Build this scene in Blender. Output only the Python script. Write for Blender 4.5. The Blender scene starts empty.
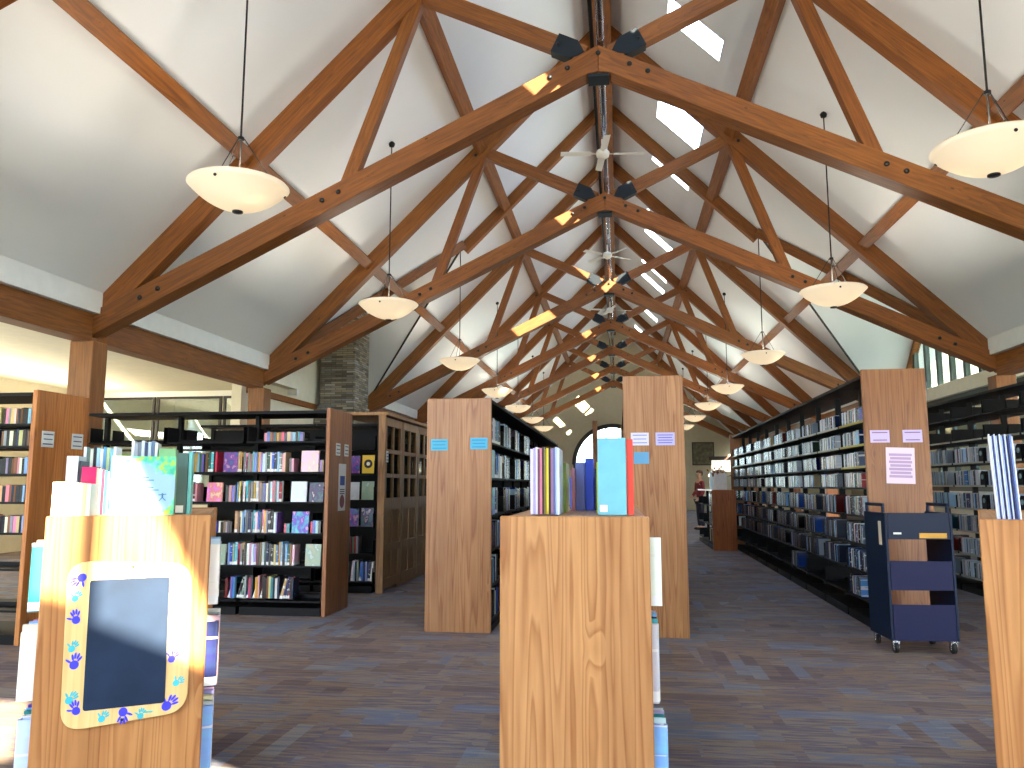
import bpy, bmesh, math, random
from mathutils import Vector, Matrix
random.seed(7)
PI = math.pi
C = bpy.context.scene.collection
SC = bpy.context.scene

# ------------------------------------------------------------------ helpers
def lin(c):
    return tuple(((v/255.0)/12.92 if v/255.0 <= .04045 else (((v/255.0)+.055)/1.055)**2.4) for v in c)

def link(o, parent=None):
    C.objects.link(o)
    if parent is not None: o.parent = parent
    return o

def tag(o, label=None, cat=None, group=None, kind=None):
    if label: o['label'] = label
    if cat: o['category'] = cat
    if group: o['group'] = group
    if kind: o['kind'] = kind
    return o

def thing(name, label, cat, loc=(0, 0, 0), rz=0, group=None):
    o = bpy.data.objects.new(name, None); C.objects.link(o)
    o.empty_display_size = .1
    o.location = loc; o.rotation_euler = (0, 0, rz)
    return tag(o, label, cat, group)

def bx(bm, x0, x1, y0, y1, z0, z1):
    vs = [bm.verts.new((x, y, z)) for x in (x0, x1) for y in (y0, y1) for z in (z0, z1)]
    for f in ((0, 1, 3, 2), (4, 6, 7, 5), (0, 4, 5, 1), (2, 3, 7, 6), (0, 2, 6, 4), (1, 5, 7, 3)):
        bm.faces.new([vs[i] for i in f])
    return vs

def finish(name, bm, mat, parent=None, loc=None, rot=None, bev=0, smooth=False):
    bmesh.ops.recalc_face_normals(bm, faces=bm.faces)
    if bev:
        bmesh.ops.bevel(bm, geom=list(bm.edges), offset=bev, segments=1, affect='EDGES')
    me = bpy.data.meshes.new(name); bm.to_mesh(me); bm.free()
    if smooth:
        for p in me.polygons: p.use_smooth = True
    for m in (mat if isinstance(mat, (list, tuple)) else [mat]): me.materials.append(m)
    o = bpy.data.objects.new(name, me); link(o, parent)
    if loc is not None: o.location = loc
    if rot is not None: o.rotation_euler = rot
    return o

def box(name, x0, x1, y0, y1, z0, z1, mat, parent=None, bev=0, origin=True):
    bm = bmesh.new()
    c = ((x0+x1)/2, (y0+y1)/2, (z0+z1)/2) if origin else (0, 0, 0)
    bx(bm, x0-c[0], x1-c[0], y0-c[1], y1-c[1], z0-c[2], z1-c[2])
    return finish(name, bm, mat, parent, c, None, bev)

def prism(bm, poly, y0, y1):
    a = [bm.verts.new((p[0], y0, p[1])) for p in poly]
    b = [bm.verts.new((p[0], y1, p[1])) for p in poly]
    n = len(poly)
    bm.faces.new(a); bm.faces.new(b[::-1])
    for i in range(n): bm.faces.new((a[i], b[i], b[(i+1) % n], a[(i+1) % n]))

def plank(name, poly, y0, y1, d, mat, parent, bev=.006):
    """extruded XZ polygon whose local X runs along d (grain direction)"""
    d = Vector((d[0], d[1])).normalized(); o = poly[0]
    loc = [((p[0]-o[0])*d.x+(p[1]-o[1])*d.y, -(p[0]-o[0])*d.y+(p[1]-o[1])*d.x) for p in poly]
    bm = bmesh.new(); prism(bm, loc, y0, y1)
    ang = math.atan2(d.y, d.x)
    ob = finish(name, bm, mat, parent, (o[0], 0, o[1]), (0, -ang, 0), bev)
    return ob

def tube(bm, p0, p1, r, seg=10, r1=None, cap=True):
    p0 = Vector(p0); p1 = Vector(p1); r1 = r if r1 is None else r1
    d = (p1-p0); L = d.length; d.normalize()
    q = d.to_track_quat('Z', 'Y').to_matrix()
    a = []; b = []
    for i in range(seg):
        t = 2*PI*i/seg; v = q @ Vector((math.cos(t), math.sin(t), 0))
        a.append(bm.verts.new(p0+v*r)); b.append(bm.verts.new(p1+v*r1))
    for i in range(seg): bm.faces.new((a[i], a[(i+1) % seg], b[(i+1) % seg], b[i]))
    if cap: bm.faces.new(a[::-1]); bm.faces.new(b)

def lathe(bm, prof, seg=32, c=(0, 0, 0)):
    rings = []
    for r, z in prof:
        if r < 1e-5: rings.append([bm.verts.new((c[0], c[1], c[2]+z))])
        else: rings.append([bm.verts.new((c[0]+r*math.cos(2*PI*i/seg), c[1]+r*math.sin(2*PI*i/seg), c[2]+z)) for i in range(seg)])
    for A, B in zip(rings, rings[1:]):
        for i in range(seg):
            j = (i+1) % seg
            if len(A) == 1 and len(B) == 1: continue
            if len(A) == 1: bm.faces.new((A[0], B[j], B[i]))
            elif len(B) == 1: bm.faces.new((A[i], A[j], B[0]))
            else: bm.faces.new((A[i], A[j], B[j], B[i]))

# ------------------------------------------------------------------ materials
def newmat(name):
    m = bpy.data.materials.new(name); m.use_nodes = True
    n = m.node_tree; return m, n, n.nodes['Principled BSDF']
def N(nt, t, **k):
    o = nt.nodes.new(t)
    for a, b in k.items(): setattr(o, a, b)
    return o
def L(nt, a, b): nt.links.new(a, b)
def ramp(nt, stops, interp='LINEAR'):
    r = N(nt, 'ShaderNodeValToRGB'); e = r.color_ramp; e.interpolation = interp
    while len(e.elements) < len(stops): e.elements.new(.5)
    for el, (p, c) in zip(e.elements, stops): el.position = p; el.color = (*c, 1)
    return r

def plain(name, rgb, rough=.5, metal=0, spec=.5, noise=.0, emit=None, es=0, alpha=1):
    m, nt, b = newmat(name)
    b.inputs['Base Color'].default_value = (*lin(rgb), 1)
    b.inputs['Roughness'].default_value = rough; b.inputs['Metallic'].default_value = metal
    b.inputs['Specular IOR Level'].default_value = spec
    if noise:
        tc = N(nt, 'ShaderNodeTexCoord'); t = N(nt, 'ShaderNodeTexNoise'); t.inputs['Scale'].default_value = 6
        t.inputs['Detail'].default_value = 5
        L(nt, tc.outputs['Object'], t.inputs['Vector'])
        c = lin(rgb)
        r = ramp(nt, [(.3, tuple(v*(1-noise) for v in c)), (.7, tuple(min(1, v*(1+noise)) for v in c))])
        L(nt, t.outputs['Fac'], r.inputs['Fac']); L(nt, r.outputs['Color'], b.inputs['Base Color'])
    if emit:
        b.inputs['Emission Color'].default_value = (*lin(emit), 1); b.inputs['Emission Strength'].default_value = es
    return m

def wood(name, light, dark, gs=(1.2, 14, 14), rough=.42, knots=True, axis='X', ringy=.0, kscale=2.2, lam=0):
    """timber; grain runs along local `axis`; object colour tints it"""
    m, nt, b = newmat(name)
    tc = N(nt, 'ShaderNodeTexCoord'); oi = N(nt, 'ShaderNodeObjectInfo')
    off = N(nt, 'ShaderNodeVectorMath', operation='MULTIPLY_ADD')
    mp = N(nt, 'ShaderNodeMapping')
    s = {'X': (gs[0], gs[1], gs[2]), 'Z': (gs[1], gs[2], gs[0])}[axis]
    mp.inputs['Scale'].default_value = s
    rv = N(nt, 'ShaderNodeCombineXYZ')
    for i in range(3): L(nt, oi.outputs['Random'], rv.inputs[i])
    off.inputs[1].default_value = (1, 1, 1)
    sc = N(nt, 'ShaderNodeVectorMath', operation='SCALE'); sc.inputs['Scale'].default_value = 37
    L(nt, rv.outputs[0], sc.inputs[0])
    L(nt, tc.outputs['Object'], off.inputs[0]); L(nt, sc.outputs[0], off.inputs[2])
    L(nt, off.outputs[0], mp.inputs['Vector'])
    # fine fibre
    n1 = N(nt, 'ShaderNodeTexNoise'); n1.inputs['Scale'].default_value = 2.2; n1.inputs['Detail'].default_value = 6
    L(nt, mp.outputs[0], n1.inputs['Vector'])
    # cathedral rings
    mp2 = N(nt, 'ShaderNodeMapping')
    q = {'X': (.16, 3.6, 3.6), 'Z': (4.8, 4.8, .14)}[axis]
    mp2.inputs['Scale'].default_value = q
    L(nt, off.outputs[0], mp2.inputs['Vector'])
    n2 = N(nt, 'ShaderNodeTexNoise'); n2.inputs['Scale'].default_value = 1.6; n2.inputs['Detail'].default_value = 1.5
    L(nt, mp2.outputs[0], n2.inputs['Vector'])
    mul = N(nt, 'ShaderNodeMath', operation='MULTIPLY'); mul.inputs[1].default_value = 17
    L(nt, n2.outputs['Fac'], mul.inputs[0])
    # knots warp
    vo = N(nt, 'ShaderNodeTexVoronoi'); vo.inputs['Scale'].default_value = kscale
    mp3 = N(nt, 'ShaderNodeMapping'); q3 = {'X': (.55, 1.3, 1.3), 'Z': (1.3, 1.3, .55)}[axis]
    mp3.inputs['Scale'].default_value = q3
    L(nt, off.outputs[0], mp3.inputs['Vector']); L(nt, mp3.outputs[0], vo.inputs['Vector'])
    kr = ramp(nt, [(0, (1, 1, 1)), (.05, (.75, .75, .75)), (.16, (.12, .12, .12)), (.35, (0, 0, 0))])
    L(nt, vo.outputs['Distance'], kr.inputs['Fac'])
    add = N(nt, 'ShaderNodeMath', operation='MULTIPLY_ADD'); add.inputs[1].default_value = 3.0
    L(nt, kr.outputs['Color'], add.inputs[0]); L(nt, mul.outputs[0], add.inputs[2])
    sn = N(nt, 'ShaderNodeMath', operation='FRACT'); L(nt, add.outputs[0], sn.inputs[0])
    rr = ramp(nt, [(0, (0, 0, 0)), (.55, (.3, .3, .3)), (.86, (1, 1, 1)), (1, (0, 0, 0))])
    L(nt, sn.outputs[0], rr.inputs['Fac'])
    mx = N(nt, 'ShaderNodeMix', data_type='FLOAT'); mx.inputs[0].default_value = ringy
    L(nt, n1.outputs['Fac'], mx.inputs[2]); L(nt, rr.outputs['Color'], mx.inputs[3])
    cr = ramp(nt, [(.25, light), (.75, dark)])
    L(nt, mx.outputs[0], cr.inputs['Fac'])
    km = N(nt, 'ShaderNodeMix', data_type='RGBA'); km.inputs[7].default_value = (*[v*.35 for v in dark], 1)
    kr2 = ramp(nt, [(0, (1, 1, 1)), (.045, (.75, .75, .75)), (.075, (0, 0, 0))])
    L(nt, vo.outputs['Distance'], kr2.inputs['Fac'])
    if knots: L(nt, kr2.outputs['Color'], km.inputs[0])
    else: km.inputs[0].default_value = 0
    L(nt, cr.outputs['Color'], km.inputs[6])
    tm = N(nt, 'ShaderNodeMix', data_type='RGBA', blend_type='MULTIPLY'); tm.inputs[0].default_value = 1
    L(nt, km.outputs[2], tm.inputs[6]); L(nt, oi.outputs['Color'], tm.inputs[7])
    out = tm.outputs[2]
    if lam:      # glued-up boards, each of slightly different tone
        sx = N(nt, 'ShaderNodeSeparateXYZ'); L(nt, off.outputs[0], sx.inputs[0])
        fl = N(nt, 'ShaderNodeMath', operation='ADD'); L(nt, sx.outputs[0], fl.inputs[0]); L(nt, sx.outputs[1], fl.inputs[1])
        sn_ = N(nt, 'ShaderNodeMath', operation='SNAP'); sn_.inputs[1].default_value = lam; L(nt, fl.outputs[0], sn_.inputs[0])
        wn_ = N(nt, 'ShaderNodeTexWhiteNoise', noise_dimensions='1D'); L(nt, sn_.outputs[0], wn_.inputs['W'])
        lr = ramp(nt, [(0, (.78, .74, .72)), (.5, (.94, .92, .92)), (1, (1.0, 1.0, 1.0))]); L(nt, wn_.outputs['Value'], lr.inputs[0])
        t3 = N(nt, 'ShaderNodeMix', data_type='RGBA', blend_type='MULTIPLY'); t3.inputs[0].default_value = 1
        L(nt, out, t3.inputs[6]); L(nt, lr.outputs[0], t3.inputs[7]); out = t3.outputs[2]
    L(nt, out, b.inputs['Base Color'])
    b.inputs['Roughness'].default_value = rough
    bp = N(nt, 'ShaderNodeBump'); bp.inputs['Strength'].default_value = .12; bp.inputs['Distance'].default_value = .01
    L(nt, mx.outputs[0], bp.inputs['Height']); L(nt, bp.outputs[0], b.inputs['Normal'])
    return m

M = {}
M['timber'] = wood('timber', lin((146, 87, 25)), lin((98, 52, 10)), rough=.6, ringy=.2, kscale=4.5)
M['post'] = wood('post_timber', lin((150, 94, 38)), lin((106, 60, 20)), rough=.45, ringy=.2, axis='Z')
M['fir'] = wood('fir_panel', lin((188, 138, 86)), lin((146, 92, 46)), rough=.42, ringy=.36, axis='Z', lam=.118, kscale=2.4)
M['firh'] = wood('fir_top', lin((204, 158, 112)), lin((168, 112, 66)), rough=.35, ringy=.35, axis='X')
M['oak'] = wood('oak_door', lin((170, 124, 74)), lin((128, 84, 44)), rough=.5, ringy=.3, knots=False, axis='Z')
M['black'] = plain('black_steel', (6, 6, 10), .55, spec=.2)
M['darkblue'] = plain('dark_blue_steel', (10, 28, 54), .5, spec=.25)
M['bluesh'] = plain('blue_steel_shelf', (8, 16, 62), .5, spec=.25)
M['plate'] = plain('black_connector_steel', (16, 26, 34), .6, spec=.3)
M['bolt'] = plain('bolt_iron', (18, 16, 16), .45)
M['strip'] = plain('label_strip', (176, 172, 150), .5)
M['stripy'] = plain('yellow_strip', (190, 170, 60), .5)
M['cream'] = plain('cream_wall', (226, 216, 190), .7, noise=.04)
M['endwall'] = plain('end_wall_paint', (212, 202, 168), .7, noise=.03)
M['knee'] = plain('white_wall', (226, 226, 220), .6, noise=.03)
M['white'] = plain('white_paint', (232, 230, 220), .5)
M['rod'] = plain('rod_black', (22, 20, 20), .4, metal=.5)
M['steel'] = plain('spiral_duct_steel', (200, 205, 212), .18, metal=1)
M['chrome'] = plain('caster_chrome', (190, 190, 195), .25, metal=1)
M['rubber'] = plain('rubber', (16, 16, 17), .6)
M['paper'] = plain('paper_pages', (232, 226, 208), .8, noise=.05)
M['mull'] = plain('green_window_frame', (52, 62, 52), .5)
M['darkframe'] = plain('dark_window_frame', (40, 34, 30), .5)
M['ink'] = plain('ink', (60, 60, 80), .7)
M['exitred'] = plain('exit_sign_red', (220, 60, 50), .5, emit=(230, 60, 50), es=.6)
M['fanw'] = plain('fan_white', (226, 224, 214), .45)

def ceilmat():
    m, nt, b = newmat('ceiling_paint')
    tc = N(nt, 'ShaderNodeTexCoord'); t = N(nt, 'ShaderNodeTexNoise'); t.inputs['Scale'].default_value = .6; t.inputs['Detail'].default_value = 3
    L(nt, tc.outputs['Object'], t.inputs['Vector'])
    r = ramp(nt, [(.3, lin((226, 229, 230))), (.7, lin((233, 235, 234)))])
    L(nt, t.outputs['Fac'], r.inputs['Fac']); L(nt, r.outputs['Color'], b.inputs['Base Color'])
    b.inputs['Roughness'].default_value = .38
    t2 = N(nt, 'ShaderNodeTexNoise'); t2.inputs['Scale'].default_value = 1.1; t2.inputs['Detail'].default_value = 2
    L(nt, tc.outputs['Object'], t2.inputs['Vector'])
    bp = N(nt, 'ShaderNodeBump'); bp.inputs['Strength'].default_value = .25; bp.inputs['Distance'].default_value = .05
    L(nt, t2.outputs['Fac'], bp.inputs['Height']); L(nt, bp.outputs[0], b.inputs['Normal'])
    return m
M['ceil'] = ceilmat()

def carpet():
    m, nt, b = newmat('carpet_tiles')
    tc = N(nt, 'ShaderNodeTexCoord')
    def brick(w, h, rot, off):
        mp = N(nt, 'ShaderNodeMapping'); mp.inputs['Rotation'].default_value = (0, 0, rot); mp.inputs['Location'].default_value = (off, off*.7, 0)
        L(nt, tc.outputs['Object'], mp.inputs['Vector'])
        bk = N(nt, 'ShaderNodeTexBrick'); bk.inputs['Color1'].default_value = (0, 0, 0, 1); bk.inputs['Color2'].default_value = (1, 1, 1, 1)
        bk.inputs['Mortar Size'].default_value = 0; bk.inputs['Scale'].default_value = 1
        bk.inputs['Brick Width'].default_value = w; bk.inputs['Row Height'].default_value = h; bk.offset = .37
        L(nt, mp.outputs[0], bk.inputs['Vector']); return bk
    b1 = brick(.46, .15, 0, 3.3); b2 = brick(.50, .30, 0, 9.1); b3 = brick(.5, .10, PI/2, 1.7)
    ck = N(nt, 'ShaderNodeTexNoise'); ck.inputs['Scale'].default_value = .9; ck.inputs['Detail'].default_value = 0
    L(nt, tc.outputs['Object'], ck.inputs['Vector'])
    cks = N(nt, 'ShaderNodeMath', operation='GREATER_THAN'); cks.inputs[1].default_value = .62
    L(nt, ck.outputs['Fac'], cks.inputs[0])
    m1 = N(nt, 'ShaderNodeMix', data_type='RGBA'); m1.inputs[0].default_value = .5
    L(nt, b1.outputs['Color'], m1.inputs[6]); L(nt, b2.outputs['Color'], m1.inputs[7])
    m2 = N(nt, 'ShaderNodeMix', data_type='RGBA')
    L(nt, cks.outputs[0], m2.inputs[0]); L(nt, m1.outputs[2], m2.inputs[6]); L(nt, b3.outputs['Color'], m2.inputs[7])
    st = N(nt, 'ShaderNodeTexNoise'); st.inputs['Scale'].default_value = 1; st.inputs['Detail'].default_value = 5
    mp = N(nt, 'ShaderNodeMapping'); mp.inputs['Scale'].default_value = (3.0, 30, 1)
    L(nt, tc.outputs['Object'], mp.inputs['Vector']); L(nt, mp.outputs[0], st.inputs['Vector'])
    m3 = N(nt, 'ShaderNodeMix', data_type='RGBA'); m3.inputs[0].default_value = .52
    L(nt, m2.outputs[2], m3.inputs[6]); L(nt, st.outputs['Fac'], m3.inputs[7])
    r = ramp(nt, [(0.2, lin((84, 72, 80))), (.34, lin((108, 92, 92))), (.42, lin((136, 116, 96))), (.49, lin((92, 84, 104))), (.56, lin((142, 126, 104))), (.64, lin((100, 106, 128))), (.78, lin((140, 138, 130)))])
    L(nt, m3.outputs[2], r.inputs['Fac'])
    fn = N(nt, 'ShaderNodeTexNoise'); fn.inputs['Scale'].default_value = 160; fn.inputs['Detail'].default_value = 2
    L(nt, tc.outputs['Object'], fn.inputs['Vector'])
    fm = N(nt, 'ShaderNodeMix', data_type='RGBA', blend_type='OVERLAY'); fm.inputs[0].default_value = .35
    L(nt, r.outputs['Color'], fm.inputs[6]); L(nt, fn.outputs['Fac'], fm.inputs[7])
    L(nt, fm.outputs[2], b.inputs['Base Color'])
    b.inputs['Roughness'].default_value = .75; b.inputs['Specular IOR Level'].default_value = .35
    bp = N(nt, 'ShaderNodeBump'); bp.inputs['Strength'].default_value = .3; bp.inputs['Distance'].default_value = .004
    L(nt, fn.outputs['Fac'], bp.inputs['Height']); L(nt, bp.outputs[0], b.inputs['Normal'])
    return m
M['carpet'] = carpet()

def stone():
    m, nt, b = newmat('ledgestone')
    tc = N(nt, 'ShaderNodeTexCoord')
    sx = N(nt, 'ShaderNodeSeparateXYZ'); L(nt, tc.outputs['Object'], sx.inputs[0])
    ad = N(nt, 'ShaderNodeMath', operation='ADD'); L(nt, sx.outputs[0], ad.inputs[0]); L(nt, sx.outputs[1], ad.inputs[1])
    cb = N(nt, 'ShaderNodeCombineXYZ'); L(nt, ad.outputs[0], cb.inputs[0]); L(nt, sx.outputs[2], cb.inputs[1])
    bk = N(nt, 'ShaderNodeTexBrick'); bk.inputs['Scale'].default_value = 1; bk.inputs['Brick Width'].default_value = .27
    bk.inputs['Row Height'].default_value = .052; bk.inputs['Mortar Size'].default_value = .004; bk.offset = .4
    bk.inputs['Color1'].default_value = (0, 0, 0, 1); bk.inputs['Color2'].default_value = (1, 1, 1, 1); bk.inputs['Mortar'].default_value = (0, 0, 0, 1)
    L(nt, cb.outputs[0], bk.inputs['Vector'])
    r = ramp(nt, [(0, lin((84, 78, 68))), (.35, lin((128, 118, 100))), (.6, lin((156, 142, 116))), (.8, lin((118, 116, 112))), (1, lin((172, 164, 150)))])
    L(nt, bk.outputs['Color'], r.inputs['Fac'])
    mm = N(nt, 'ShaderNodeMix', data_type='RGBA'); mm.inputs[7].default_value = (.04, .035, .03, 1)
    L(nt, bk.outputs['Fac'], mm.inputs[0]); L(nt, r.outputs['Color'], mm.inputs[6])
    L(nt, mm.outputs[2], b.inputs['Base Color']); b.inputs['Roughness'].default_value = .85
    bp = N(nt, 'ShaderNodeBump'); bp.inputs['Strength'].default_value = .8; bp.inputs['Distance'].default_value = .04
    L(nt, bk.outputs['Color'], bp.inputs['Height']); L(nt, bp.outputs[0], b.inputs['Normal'])
    return m
M['stone'] = stone()

def bookmat(name, lo, art=False, rough=.35):
    """cover in the object's own colour, pale call-number label at the foot of the spine, title band"""
    m, nt, b = newmat(name)
    tc = N(nt, 'ShaderNodeTexCoord'); oi = N(nt, 'ShaderNodeObjectInfo')
    sx = N(nt, 'ShaderNodeSeparateXYZ'); L(nt, tc.outputs['Object'], sx.inputs[0])
    rv = N(nt, 'ShaderNodeMath', operation='MULTIPLY'); rv.inputs[1].default_value = 91; L(nt, oi.outputs['Random'], rv.inputs[0])
    cv = N(nt, 'ShaderNodeCombineXYZ')
    for i in range(3): L(nt, rv.outputs[0], cv.inputs[i])
    av = N(nt, 'ShaderNodeVectorMath', operation='ADD'); L(nt, tc.outputs['Object'], av.inputs[0]); L(nt, cv.outputs[0], av.inputs[1])
    nz = N(nt, 'ShaderNodeTexNoise')
    mp = N(nt, 'ShaderNodeMapping'); mp.inputs['Scale'].default_value = (2.6, .1, 2.6) if art else (.3, .1, 5)
    L(nt, av.outputs[0], mp.inputs['Vector']); L(nt, mp.outputs[0], nz.inputs['Vector']); nz.inputs['Scale'].default_value = 1.3 if art else 1.5
    nz.inputs['Detail'].default_value = 2
    hs = N(nt, 'ShaderNodeHueSaturation'); L(nt, oi.outputs['Color'], hs.inputs['Color'])
    hr = N(nt, 'ShaderNodeMapRange'); hr.inputs['From Min'].default_value = .3; hr.inputs['From Max'].default_value = .7
    hr.inputs['To Min'].default_value = .36 if art else .48; hr.inputs['To Max'].default_value = .64 if art else .52
    L(nt, nz.outputs['Fac'], hr.inputs['Value']); L(nt, hr.outputs[0], hs.inputs['Hue'])
    # title band
    st = ramp(nt, [(.0, (0, 0, 0)), (.60, (0, 0, 0)), (.62, (1, 1, 1)), (.70, (1, 1, 1)), (.72, (0, 0, 0))], 'CONSTANT')
    L(nt, nz.outputs['Fac'], st.inputs['Fac'])
    m1 = N(nt, 'ShaderNodeMix', data_type='RGBA'); m1.inputs[7].default_value = (.75, .73, .68, 1)
    sm_ = N(nt, 'ShaderNodeMath', operation='MULTIPLY'); sm_.inputs[1].default_value = .3 if art else .75
    L(nt, st.outputs['Color'], sm_.inputs[0]); L(nt, sm_.outputs[0], m1.inputs[0]); L(nt, hs.outputs[0], m1.inputs[6])
    lt = N(nt, 'ShaderNodeMath', operation='LESS_THAN'); lt.inputs[1].default_value = lo; L(nt, sx.outputs[2], lt.inputs[0])
    gt = N(nt, 'ShaderNodeMath', operation='GREATER_THAN'); gt.inputs[1].default_value = .02; L(nt, sx.outputs[2], gt.inputs[0])
    an = N(nt, 'ShaderNodeMath', operation='MULTIPLY'); L(nt, lt.outputs[0], an.inputs[0]); L(nt, gt.outputs[0], an.inputs[1])
    m2 = N(nt, 'ShaderNodeMix', data_type='RGBA'); m2.inputs[7].default_value = (.8, .8, .78, 1)
    L(nt, an.outputs[0], m2.inputs[0]); L(nt, m1.outputs[2], m2.inputs[6])
    L(nt, m2.outputs[2], b.inputs['Base Color']); b.inputs['Roughness'].default_value = rough
    return m
M['book'] = bookmat('book_cloth', .15)
M['case'] = bookmat('disc_case_plastic', .0, rough=.2)
M['cover'] = bookmat('book_cover_art', .0, art=True, rough=.3)

def glass(name, tint=(230, 240, 240), fac=.1):
    m = bpy.data.materials.new(name); m.use_nodes = True; nt = m.node_tree; nt.nodes.clear()
    o = N(nt, 'ShaderNodeOutputMaterial'); t = N(nt, 'ShaderNodeBsdfTransparent'); g = N(nt, 'ShaderNodeBsdfGlossy')
    t.inputs[0].default_value = (*lin(tint), 1); g.inputs['Roughness'].default_value = .03
    mx = N(nt, 'ShaderNodeMixShader'); mx.inputs[0].default_value = fac
    L(nt, t.outputs[0], mx.inputs[1]); L(nt, g.outputs[0], mx.inputs[2]); L(nt, mx.outputs[0], o.inputs[0])
    return m
M['glass'] = glass('window_glass')
M['tintglass'] = glass('green_tinted_glass', (232, 240, 234), .05)
M['skyglass'] = glass('skylight_glass', (245, 248, 252), .04)

def bowlmat():
    m = bpy.data.materials.new('alabaster_glass'); m.use_nodes = True; nt = m.node_tree; nt.nodes.clear()
    o = N(nt, 'ShaderNodeOutputMaterial')
    tr = N(nt, 'ShaderNodeBsdfTranslucent'); tr.inputs[0].default_value = (*lin((190, 178, 158)), 1)
    di = N(nt, 'ShaderNodeBsdfDiffuse'); di.inputs[0].default_value = (*lin((240, 232, 214)), 1)
    gl = N(nt, 'ShaderNodeBsdfGlossy'); gl.inputs['Roughness'].default_value = .2
    mx = N(nt, 'ShaderNodeMixShader'); mx.inputs[0].default_value = .5
    L(nt, tr.outputs[0], mx.inputs[1]); L(nt, di.outputs[0], mx.inputs[2])
    m2 = N(nt, 'ShaderNodeMixShader'); m2.inputs[0].default_value = .05
    L(nt, mx.outputs[0], m2.inputs[1]); L(nt, gl.outputs[0], m2.inputs[2])
    em = N(nt, 'ShaderNodeEmission'); em.inputs[0].default_value = (*lin((255, 240, 214)), 1); em.inputs[1].default_value = BOWL_E
    ad = N(nt, 'ShaderNodeAddShader'); L(nt, m2.outputs[0], ad.inputs[0]); L(nt, em.outputs[0], ad.inputs[1])
    L(nt, ad.outputs[0], o.inputs[0])
    return m
BOWL_E = .26
M['bowl'] = bowlmat()

# ------------------------------------------------------------------ building frame numbers
XC = -.157                       # ridge line
HR, MR = 10.233, .9967           # rafter top edge: z = HR - MR*|x|
HA, MC = 6.732, .484             # lower chord top edge
TY = [-.67, 4.33, 9.30, 14.27, 20.6, 25.6, 30.6, 35.6, 40.6]
YEND = 43.4; YBACK = -4.0
W = 6.67; EZ0, EZ1 = 3.17, 3.52; KX = 6.45; KZ = HR-MR*KX
ORD = ['behind the camera', 'overhead, cut by the top edge', 'nearest whole one', 'second whole one', 'third whole one', 'fourth', 'fifth', 'sixth', 'last, next to the end wall']

# ---- structure: floor
def struct(o): o['kind'] = 'structure'; return o
bm = bmesh.new(); bx(bm, -14, 14, YBACK-.2, YEND+.2, -.2, 0)
struct(finish('floor', bm, M['carpet']))

# ---- ceiling slopes (with skylight openings on the right slope, cross gable openings both sides)
def slopept(s, x, y, up=0):       # x = distance from ridge
    n = Vector((s*MR, 0, 1)).normalized()
    return Vector((XC+s*x, y, HR-MR*x))+n*up
SKY = []
for a, b_ in zip(TY, TY[1:]):
    if b_-a > 6: SKY += [(15.05, 16.2), (17.55, 18.45)]
    else: SKY += [(a+1.22, a+1.58), (a+2.7, a+3.3)]
SX0, SX1 = 1.10, 1.93
THK = .07
def slab(bm, s, pts):             # pts: list of (x, y) on slope s
    a = [bm.verts.new(slopept(s, x, y)) for x, y in pts]; b = [bm.verts.new(slopept(s, x, y, THK)) for x, y in pts]
    bm.faces.new(a); bm.faces.new(b[::-1])
    for i in range(len(pts)): bm.faces.new((a[i], a[(i+1) % len(pts)], b[(i+1) % len(pts)], b[i]))
YG0, YG1 = TY[3], TY[4]; YGM = (YG0+YG1)/2
XG = (HR-(KZ+(YGM-YG0)))/MR      # where the cross ridge meets the main slope
for s, nm in ((-1, 'left'), (1, 'right')):
    bm = bmesh.new()
    xe = 7.0
    if s < 0:
        slab(bm, s, [(0, YBACK), (0, YEND), (XG, YEND), (XG, YBACK)])
    else:
        slab(bm, s, [(0, YBACK), (0, YEND), (SX0, YEND), (SX0, YBACK)])
        slab(bm, s, [(SX1, YBACK), (SX1, YEND), (XG, YEND), (XG, YBACK)])
        ys = [YBACK]+[v for p in SKY for v in p]+[YEND]
        for i in range(0, len(ys), 2): slab(bm, s, [(SX0, ys[i]), (SX0, ys[i+1]), (SX1, ys[i+1]), (SX1, ys[i])])
    slab(bm, s, [(XG, YBACK), (XG, YG0), (KX, YG0), (KX, YBACK)])
    slab(bm, s, [(XG, YG1), (XG, YEND), (KX, YEND), (KX, YG1)])
    slab(bm, s, [(XG, YG0), (XG, YGM), (KX, YG0)])
    slab(bm, s, [(XG, YGM), (XG, YG1), (KX, YG1)])
    struct(finish('ceiling_'+nm, bm, M['ceil']))
for i, (a, b_) in enumerate(SKY):
    if a < 4: continue
    bm = bmesh.new()
    p = [slopept(1, x, y, THK-.02) for x, y in ((SX0, a), (SX0, b_), (SX1, b_), (SX1, a))]
    q = [v+Vector((0, 0, .02)) for v in p]
    vs = [bm.verts.new(v) for v in p+q]
    bm.faces.new(vs[:4]); bm.faces.new(vs[4:][::-1])
    for j in range(4): bm.faces.new((vs[j], vs[(j+1) % 4], vs[4+(j+1) % 4], vs[4+j]))
    struct(finish('window_%d' % (20+i), bm, M['skyglass']))
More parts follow.
